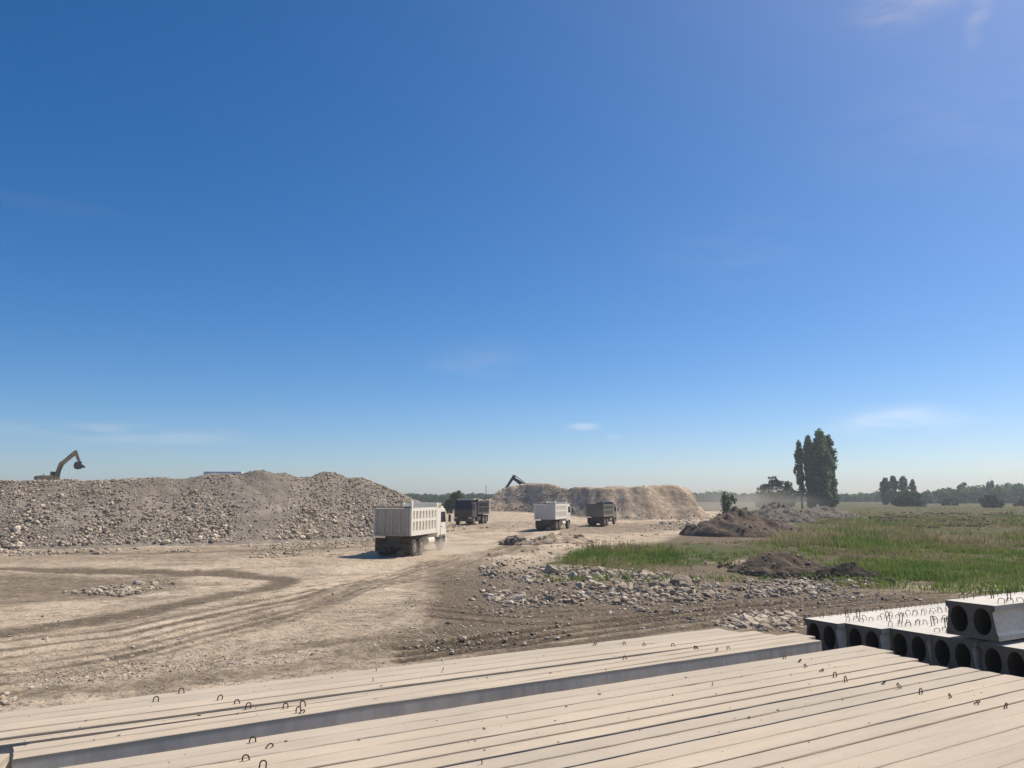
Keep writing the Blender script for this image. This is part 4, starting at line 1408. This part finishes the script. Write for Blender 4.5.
# ------------------------------------------------------------------ excavators
def excavator(loc, az, paint, label, joints, curl, scale=1.0):
    """x forward; joints: boom root, knee, boom tip, stick tip in the x-z plane"""
    root = empty("excavator", loc, math.pi / 2 - az)
    root.scale = (scale,) * 3
    tag(root, label, "excavator", "excavators working on the heaps")
    uc = MB().box(-0.9, 0.9, -0.7, 0.7, 0.45, 0.95, 0.05).cyl((0, 0, 0.9), (0, 0, 1.08), 0.6, 0.6, 24).build("undercarriage", M['chassis'], root)
    for sgn in (-1, 1):
        pts = []
        for k in range(10): pts.append((-1.7 - 0.42 * math.sin(math.pi * k / 9), 0.42 + 0.42 * math.cos(math.pi * k / 9)))
        for k in range(10): pts.append((1.7 + 0.42 * math.sin(math.pi * k / 9), 0.42 - 0.42 * math.cos(math.pi * k / 9)))
        mb_ = MB().prism(pts, min(sgn * 0.85, sgn * 1.4), max(sgn * 0.85, sgn * 1.4))
        for k in range(18):
            x = -1.7 + 3.4 * k / 17
            mb_.box(x - 0.05, x + 0.05, min(sgn * 0.84, sgn * 1.41), max(sgn * 0.84, sgn * 1.41), 0.83, 0.88)
        mb_.build("track", M['chassis'], uc)
    body = MB().box(-2.1, 1.5, -1.3, 1.3, 1.08, 1.75, 0.06).box(-2.0, 0.2, -1.25, 1.25, 1.74, 2.05, 0.08).build("engine_house", paint, root)
    MB().prism([(-2.75, 1.15), (-2.1, 1.1), (-2.1, 2.0), (-2.6, 1.95), (-2.78, 1.7)], -1.3, 1.3).build("counterweight", paint, root)
    MB().cyl((-1.2, 0.6, 2.0), (-1.2, 0.6, 2.5), 0.07).build("exhaust_pipe", M['chassis'], body)
    cab = MB().prism([(0.05, 1.4), (1.65, 1.4), (1.7, 1.9), (1.35, 2.85), (0.1, 2.9)], 0.35, 1.3).build("cab", paint, root)
    for y0, y1 in ((1.302, 1.315), (0.335, 0.348)):
        MB().prism([(0.2, 1.95), (1.58, 1.95), (1.3, 2.75), (0.2, 2.78)], y0, y1).build("side_window", M['glass'], cab)
    MB().prism([(1.72, 1.93), (1.39, 2.8), (1.375, 2.79), (1.705, 1.92)], 0.42, 1.22).build("windscreen", M['glass'], cab)
    (ax, az_), (kx, kz), (tx, tz), (sx, sz_) = joints

    def limb(p0, p1, w0, w1):
        d = Vector((p1[0] - p0[0], 0, p1[1] - p0[1])).normalized(); n_ = Vector((-d.z, 0, d.x))
        return [(p0[0] + n_.x * w0, p0[1] + n_.z * w0), (p1[0] + n_.x * w1, p1[1] + n_.z * w1), (p1[0] - n_.x * w1, p1[1] - n_.z * w1), (p0[0] - n_.x * w0, p0[1] - n_.z * w0)]
    a, b_ = limb((ax, az_), (kx, kz), 0.34, 0.5), limb((kx, kz), (tx, tz), 0.5, 0.3)
    boom = MB().prism([a[0], a[1], b_[1], b_[2], ((a[2][0] + b_[3][0]) / 2, (a[2][1] + b_[3][1]) / 2), a[3]], -0.25, 0.25).build("boom", paint, root)
    back = (tx - (sx - tx) * 0.22, tz - (sz_ - tz) * 0.22)
    MB().prism(limb(back, (sx, sz_), 0.34, 0.22), -0.18, 0.18).build("stick", paint, root)
    # rams
    for y in (-0.36, 0.36):
        MB().cyl((ax + 0.5, y, az_ - 0.35), (kx + 0.05, y, kz - 0.15), 0.09, 0.09, 12).build("hydraulic_ram", M['bucket'], boom)
    MB().cyl(((kx * 0.75 + ax * 0.25), 0, kz * 0.8 + az_ * 0.2 + 0.75), (back[0], 0, back[1] + 0.1), 0.085, 0.085, 12).build("hydraulic_ram", M['bucket'], boom)
    # bucket: curved shell
    pts = []
    for k in range(9):
        t = math.pi * 1.05 * k / 8
        pts.append((-0.62 * math.cos(t) * 1.05, -0.75 * math.sin(t)))
    inner = [(x * 0.86, z * 0.86) for x, z in pts[::-1]]
    bk = MB().prism(pts + inner, -0.62, 0.62)
    bk.prism(pts, -0.66, -0.621).prism(pts, 0.621, 0.66)
    for y in (-0.5, -0.25, 0, 0.25, 0.5): bk.box(0.56, 0.9, y - 0.05, y + 0.05, -0.05, 0.05)
    bk.box(-0.3, 0.1, -0.2, 0.2, -0.1, 0.35)
    bo = bk.build("bucket", M['bucket'], root)
    bo.location = (sx + 0.05, 0, sz_ - 0.35)
    bo.rotation_euler = (0, curl, 0)
    bo.scale = (1.35, 1.15, 1.6)
    return root


# on the left heap, side on, arm to the right
Yx = 132.0
p0 = at_depth(50, 485.5, Yx)
s_ = Yx / 777.0
hz_, _x = heap_a.z(np.array([45.0]), np.array([Yx]))
excavator((p0.x, p0.y, p0.z), R(90 - 42), M['exc'], "dusty yellow-brown excavator on top of the left gravel heap, arm bent down to the right",
          [(0.9, 1.7), (1.8, 4.6), (4.3, 6.9), (5.15, 4.9)], R(35), 0.82)
Yx = float(heap_b.foot(np.array([536.0]))[0]) + 22
hz_, _x = heap_b.z(np.array([536.0]), np.array([Yx]))
p0 = at_depth(536, 500, Yx)
excavator((p0.x, p0.y, float(hz_[0]) - 0.05), R(-90 + 12), M['exc_blue'], "dark blue excavator mostly hidden behind the tan bank, only its arm showing",
          [(1.0, 1.7), (2.6, 3.2), (5.3, 5.0), (6.9, 2.7)], R(20))
# pale thing behind the crest
p0 = at_depth(224, 476, 120)
mb = MB().box(-2.8, 2.8, -1.1, 1.1, 0, 2.2, 0.04)
for k in range(12): mb.box(-2.7 + k * 0.48, -2.5 + k * 0.48, -1.14, -1.1, 0.1, 2.1)
o = mb.build("metal_container", M['container'])
hz_, _x = heap_a.z(np.array([224.0]), np.array([120.0]))
o.location = (p0.x, p0.y, p0.z - 1.55); o.rotation_euler = (0, 0, R(8))
tag(o, "pale grey metal container just showing over the crest of the gravel heap", "container")


# ------------------------------------------------------------------ trees
def leaves(centers, radii, per, size, seed, tint_bias=None):
    """leaf-sized quads spread through clumps: centers (n,3), radii (n,3)"""
    r = np.random.default_rng(seed)
    n_ = len(centers)
    tot = n_ * per
    c = np.repeat(centers, per, 0); rad = np.repeat(radii, per, 0)
    d = r.normal(size=(tot, 3)); d /= np.linalg.norm(d, axis=1)[:, None]
    p = c + d * rad * (r.uniform(0, 1, (tot, 1)) ** 0.45)
    a = r.normal(size=(tot, 3)); a /= np.linalg.norm(a, axis=1)[:, None]
    b = np.cross(a, r.normal(size=(tot, 3))); b /= np.linalg.norm(b, axis=1)[:, None]
    s = size * r.uniform(0.5, 1.35, (tot, 1))
    a = a * s; b = b * s * 0.7
    V = np.stack([p - a, p + b, p + a, p - b], 1).reshape(-1, 3)
    F = np.arange(tot * 4).reshape(tot, 4)
    t = np.clip(np.repeat(r.uniform(0.0, 0.85, n_), per) + r.normal(0, 0.18, tot), 0, 1)
    return V, F, np.repeat(t, 4)


def tree(name, base, h, w, label, cat, mat, seed, style, nclump=60, per=60, leaf=0.35, group=None, trunk_h=0.2):
    r = np.random.default_rng(seed)
    root = empty(name, base)
    tag(root, label, cat, group)
    C, RD = [], []
    if style == 'poplar':
        for _ in range(nclump):
            t = r.uniform(0.0, 1.0)
            prof = min(1.0, 0.45 + 0.55 * (t / 0.45) ** 0.8) * (1 - max(0, (t - 0.6) / 0.4) ** 1.8 * 0.92)
            ang = r.uniform(0, 6.28)
            prof *= 0.8 + 0.32 * math.sin(t * 17 + ang * 2 + seed) * math.sin(t * 7 + seed)
            rr = w / 2 * prof * math.sqrt(r.uniform(0, 1)) * (1.22 if r.random() < 0.12 else 0.84)
            z = h * (trunk_h + (1 - trunk_h) * t * 0.97)
            C.append((rr * math.cos(ang), rr * math.sin(ang), z))
            k = r.uniform(0.35, 1.15)
            RD.append((w * 0.17 * k, w * 0.17 * k, h * 0.07 * k))
    elif style == 'bush':
        for _ in range(nclump):
            d = r.normal(size=3); d /= np.linalg.norm(d); d[2] = abs(d[2])
            q = r.uniform(0.2, 1.0) ** 0.5
            C.append((d[0] * w / 2 * q, d[1] * w / 2 * q, d[2] * h * 0.82 * q + h * 0.08))
            k = r.uniform(0.6, 1.3)
            RD.append((w * 0.12 * k, w * 0.12 * k, h * 0.13 * k))
    else:
        for _ in range(nclump):
            d = r.normal(size=3); d /= np.linalg.norm(d)
            q = r.uniform(0.25, 1.0) ** 0.5
            lump = 1 + 0.25 * math.sin(d[0] * 5 + seed) * math.cos(d[1] * 4 + d[2] * 3)
            C.append((d[0] * w / 2 * q * lump * 0.9, d[1] * w / 2 * q * lump * 0.9, h * (trunk_h + (1 - trunk_h) * 0.52) + d[2] * h * (1 - trunk_h) * 0.45 * q * lump))
            k = r.uniform(0.5, 1.2)
            RD.append((w * 0.12 * k, w * 0.12 * k, h * 0.09 * k))
    C, RD = np.array(C), np.array(RD)
    V, F, T = leaves(C, RD, per, leaf, seed + 1)
    mb_ = MB()
    lean = (r.normal(0, 0.01 * h), r.normal(0, 0.01 * h))
    th = h * (0.85 if style == 'poplar' else 0.5)
    pr = Vector((0, 0, -0.3)); r0 = max(0.06, h * 0.018)
    for k in range(4):
        nx_ = Vector((lean[0] * (k + 1) / 4, lean[1] * (k + 1) / 4, th * (k + 1) / 4))
        mb_.cyl(pr, nx_, r0 * (1 - 0.22 * k), r0 * (1 - 0.22 * (k + 1)), 9); pr = nx_
    for k in range(min(9, nclump)):
        c = Vector(C[k]); s = Vector((0, 0, max(0.2 * h * (style == 'bush' and 0.2 or 1), c.z - (0.16 if style != 'poplar' else 0.12) * h)))
        if style == 'bush': s.z = 0.05
        if (c - s).length > 0.05: mb_.cyl(s, c, r0 * 0.4, r0 * 0.12, 6)
    mb_.build("trunk", M['bark'], root)
    link_mesh("crown", np_mesh("crown", V, F, {'tint': T}), mat, root)
    return root


def tree_at(name, px, Y, top_py, wpx, label, cat, mat, seed, style, **kw):
    x = (px - 512) / 777.0 * Y
    g = float(ground_z(np.array([x]), np.array([Y]), False)[0])
    ztop = CAM_Z + (497.0 - top_py) / 777.0 * Y
    return tree(name, (x, Y, g), ztop - g, wpx / 777.0 * Y, label, cat, mat, seed, style, **kw)


GP = "tall poplars beyond the mounds"
tree_at("poplar_tree", 801.5, 250, 443, 12, "thin separate poplar, leftmost of the tall poplar cluster", "poplar", M['poplar'], 501, 'poplar', nclump=90, per=65, leaf=0.32, group=GP, trunk_h=0.2)
tree_at("poplar_tree", 811, 252, 436, 16, "poplar second from the left in the tall cluster", "poplar", M['poplar'], 502, 'poplar', nclump=150, per=75, leaf=0.36, group=GP, trunk_h=0.06)
tree_at("poplar_tree", 823, 250, 431.5, 23, "tallest poplar in the middle of the tall cluster", "poplar", M['poplar'], 503, 'poplar', nclump=250, per=75, leaf=0.36, group=GP, trunk_h=0.06)
tree_at("poplar_tree", 830.5, 256, 436, 19, "rightmost poplar of the tall cluster with ragged right side", "poplar", M['poplar'], 504, 'poplar', nclump=200, per=70, leaf=0.36, group=GP, trunk_h=0.08)
tree_at("broadleaf_tree", 779, 270, 478, 37, "loose round grey-green tree left of the tall poplars", "tree", M['willow'], 510, 'round', nclump=70, per=45, leaf=0.4, trunk_h=0.1)
tree_at("broadleaf_tree", 775, 262, 492, 34, "dense dark low tree under the loose round one left of the poplars", "tree", M['tree'], 511, 'bush', nclump=120, per=80, leaf=0.4)
tree_at("bush", 728, 140, 489.5, 21, "small dark bush on top of the pale rubble left of the brown mound", "bush", M['tree'], 512, 'bush', nclump=40, per=50, leaf=0.16)
tree_at("broadleaf_tree", 456, 190, 489.5, 24, "dark rounded tree behind the blackish truck", "tree", M['tree'], 513, 'bush', nclump=50, per=60, leaf=0.3)
GC = "poplar clump at mid distance on the right"
for i, (px, top, w_, lab) in enumerate([(886, 478.5, 12, "leftmost poplar of the smaller clump on the right"), (894, 476.5, 11, "second poplar of the smaller clump on the right"),
                                        (904, 477, 11, "third poplar of the smaller clump, right of centre"), (913.5, 480, 7, "thin rightmost poplar of the smaller clump")]):
    tree_at("poplar_tree", px, 400 + i * 4, top, w_, lab, "poplar", M['poplar'], 520 + i, 'poplar', nclump=130, per=60, leaf=0.5, group=GC, trunk_h=0.05)
tree_at("bush", 908, 330, 490, 30, "dark spreading bush in front of the smaller poplar clump", "bush", M['tree'], 530, 'bush', nclump=120, per=80, leaf=0.4)
tree_at("bush", 990.5, 300, 493, 21, "rounded grey-green bush standing alone in the right field", "bush", M['willow'], 531, 'bush', nclump=70, per=60, leaf=0.32)
tree_at("bush", 949, 360, 498, 14, "small dark bush in the field left of the grey-green bush", "bush", M['tree'], 532, 'bush', nclump=40, per=50, leaf=0.35)
tree_at("bush", 1023, 330, 498, 16, "small grey-green bush cut by the right photo edge", "bush", M['willow'], 533, 'bush', nclump=40, per=50, leaf=0.35)
tree_at("broadleaf_tree", 963, 520, 480.5, 9, "taller tree poking above the far wood, left one", "tree", M['wood'], 534, 'round', nclump=40, per=40, leaf=0.6, trunk_h=0.15)
tree_at("broadleaf_tree", 991, 520, 480, 10, "taller tree poking above the far wood behind the grey-green bush", "tree", M['wood'], 535, 'round', nclump=40, per=40, leaf=0.6, trunk_h=0.15)

# far wood, one mass
C, RD = [], []
rw = np.random.default_rng(91)


def wood(px0, px1, Y, tops, n_):
    for _ in range(n_):
        px = rw.uniform(px0, px1)
        yy = Y + rw.uniform(-15, 45)
        ht = (np.interp(px, *np.array(tops, float).T))
        top = CAM_Z + (497 - ht) / 777.0 * yy
        top *= rw.uniform(0.72, 1.05)
        x = (px - 512) / 777.0 * yy
        w_ = rw.uniform(2.2, 4.6)
        for k in range(5):
            zz = top * (0.12 + 0.78 * k / 4)
            C.append((x + rw.normal(0, 1.2), yy + rw.normal(0, 1.2), zz - 0.4))
            RD.append((w_ * (1.05 - 0.09 * k), w_, max(0.8, top * 0.16)))


wood(925, 1260, 500, [(925, 490), (950, 488), (980, 486), (1010, 484), (1040, 483), (1260, 481)], 330)
wood(690, 930, 640, [(690, 493), (720, 491), (745, 493.5), (780, 493), (850, 494), (875, 491), (930, 492)], 260)
wood(380, 500, 560, [(380, 494), (410, 493), (430, 494), (460, 493), (500, 494)], 120)
wood(-300, 380, 900, [(-300, 492), (380, 493)], 90)
wood(500, 700, 900, [(500, 493), (700, 492.5)], 120)
V, F, T = leaves(np.array(C), np.array(RD), 26, 0.85, 92)
tag(link_mesh("far_woods", np_mesh("far_woods", V, F, {'tint': T}), M['wood']), "dark far treeline along the horizon", "woods", kind='stuff')
# a thin pole near the dark truck
o = MB().cyl((0, 0, 0), (0, 0, 8.0), 0.13, 0.08, 8).box(-0.06, 0.06, -0.9, 0.9, 7.3, 7.45).build("power_pole", M['bark'])
p = at_depth(486, 500, 260); o.location = (p.x, p.y, 0)
tag(o, "thin distant wooden power pole between the dark truck and the tan bank", "pole")

# ------------------------------------------------------------------ grass
rg = np.random.default_rng(123)
GP1 = [(545, 565), (580, 550), (640, 545), (690, 543), (760, 541), (800, 528), (815, 511), (880, 507), (1045, 505), (1045, 590), (940, 583), (885, 578), (800, 568), (745, 562), (700, 566), (640, 569), (600, 569)]
tufts = px_points(GP1, 19000, rg)
ga, gb = bearing(tufts[:, 0], tufts[:, 1], tufts[:, 2])
gd = signed_poly(ga, gb, GP1) / np.maximum((gb - 497) * 0.12, 1.0)
tufts = tufts[gd + 2.2 * fbm(tufts[:, 0] / 3, tufts[:, 1] / 4, 44, 3) > rg.uniform(-0.3, 1.2, len(tufts))]
tall = px_points([(556, 566), (585, 548), (650, 543), (700, 545), (710, 553), (660, 558), (600, 566)], 350, rg)
mid = px_points([(770, 535), (830, 520), (1045, 516), (1045, 540), (780, 550)], 3000, rg)
edge = px_points([(540, 570), (700, 568), (800, 572), (1045, 588), (1045, 596), (900, 592), (800, 582), (540, 582)], 420, rg)
allp = np.concatenate([tufts, tall, mid, edge])
hh = np.concatenate([rg.uniform(0.1, 0.36, len(tufts)), rg.uniform(0.2, 0.7, len(tall)), rg.uniform(0.25, 0.8, len(mid)), rg.uniform(0.1, 0.3, len(edge))])
dens = fbm(allp[:, 0] / 4, allp[:, 1] / 6, 55, 3)
ok = (dens > -0.02) | (rg.random(len(allp)) < 0.22)
bare = fbm(allp[:, 0] / 9, allp[:, 1] / 14, 58, 3)
ok &= (bare < 0.12) | (rg.random(len(allp)) < 0.12)
allp, hh = allp[ok], hh[ok] * (1 + 0.9 * np.clip(dens[ok], -0.4, 0.4))
nb = 9
base = np.repeat(allp, nb, 0); hb = np.repeat(hh, nb) * rg.uniform(0.5, 1.15, len(allp) * nb)
spread = np.repeat(0.1 + hh * 0.3, nb)
base[:, 0] += rg.normal(0, 1, len(base)) * spread; base[:, 1] += rg.normal(0, 1, len(base)) * spread
base[:, 2] = ground_z(base[:, 0], base[:, 1]) - 0.02
ang = rg.uniform(0, np.pi, len(base)); wd = 0.012 + 0.00035 * base[:, 1] + 0.015 * hb
wx, wy = np.cos(ang) * wd, np.sin(ang) * wd
lx, ly = rg.normal(0, 0.28, len(base)) * hb, rg.normal(0, 0.28, len(base)) * hb
tip = base + np.stack([lx, ly, hb], 1)
V = np.stack([base - np.stack([wx, wy, 0 * wx], 1), base + np.stack([wx, wy, 0 * wx], 1), tip], 1).reshape(-1, 3)
F = np.arange(len(V)).reshape(-1, 3)
far_dry = np.clip(0.42 * sstep(48, 80, base[:, 1]), 0, 1)
tn = np.clip(0.29 + far_dry + 1.5 * fbm(base[:, 0] / 6, base[:, 1] / 9, 66, 4) + 0.5 * fbm(base[:, 0] / 1.1, base[:, 1] / 1.6, 67, 2) + rg.normal(0, 0.12, len(base)), 0, 1)
tag(link_mesh("grass", np_mesh("grass", V, F, {'tint': np.repeat(tn, 3)}), M['grass']), "rough green grass and weeds of the field", "grass", kind='stuff')


# ------------------------------------------------------------------ dust and haze
def volume_mat(name, color, density, puffy=None):
    m = bpy.data.materials.new(name); m.use_nodes = True
    n_, l_ = m.node_tree.nodes, m.node_tree.links
    for x in list(n_): n_.remove(x)
    out = n_.new('ShaderNodeOutputMaterial'); v = n_.new('ShaderNodeVolumePrincipled')
    v.inputs['Color'].default_value = (*color, 1); v.inputs['Density'].default_value = density
    v.inputs['Anisotropy'].default_value = 0.25
    if puffy:
        tc = n_.new('ShaderNodeTexCoord')
        ln = n_.new('ShaderNodeVectorMath'); ln.operation = 'LENGTH'; l_.new(tc.outputs['Object'], ln.inputs[0])
        fall = n_.new('ShaderNodeMapRange'); fall.interpolation_type = 'SMOOTHSTEP'
        fall.inputs['From Min'].default_value = 1.0; fall.inputs['From Max'].default_value = 0.1
        l_.new(ln.outputs['Value'], fall.inputs['Value'])
        nz = n_.new('ShaderNodeTexNoise'); nz.inputs['Scale'].default_value = puffy; nz.inputs['Detail'].default_value = 3
        l_.new(tc.outputs['Object'], nz.inputs['Vector'])
        nr_ = n_.new('ShaderNodeMapRange'); nr_.inputs['From Min'].default_value = 0.35; nr_.inputs['From Max'].default_value = 0.7
        l_.new(nz.outputs['Fac'], nr_.inputs['Value'])
        mu = n_.new('ShaderNodeMath'); mu.operation = 'MULTIPLY'; l_.new(fall.outputs['Result'], mu.inputs[0]); l_.new(nr_.outputs['Result'], mu.inputs[1])
        m2 = n_.new('ShaderNodeMath'); m2.operation = 'MULTIPLY'; l_.new(mu.outputs[0], m2.inputs[0]); m2.inputs[1].default_value = density
        l_.new(m2.outputs[0], v.inputs['Density'])
    l_.new(v.outputs[0], out.inputs['Volume'])
    return m


def dust_cloud(center, radii, density, label, puff=2.2, rz=0.0):
    b = bmesh.new(); bmesh.ops.create_icosphere(b, subdivisions=3, radius=1.0)
    m_ = bpy.data.meshes.new("dust"); b.to_mesh(m_); b.free()
    o = link_mesh("dust", m_, volume_mat("dust_air", (0.9, 0.82, 0.71), density, puff))
    o.location = center; o.scale = radii; o.rotation_euler = (0, 0, rz)
    tag(o, label, "dust", kind='stuff')
    return o


c = on_ground(424, 555)
dust_cloud((c.x + 0.2, c.y + 0.3, c.z + 0.2), (5.2, 3.2, 1.4), 0.6, "pale dust drifting round the wheels of the nearest truck")
c = on_ground(770, 512)
dust_cloud((c.x, c.y + 30, 2.0), (30, 22, 6.5), 0.05, "thin dust hanging in front of the poplars", 1.6)

hz = MB().box(-1200, 1200, -60, 1400, -1.0, 34.0)
o = hz.build("haze", volume_mat("haze_air", (0.86, 0.9, 0.96), 0.00035))
tag(o, kind='stuff')
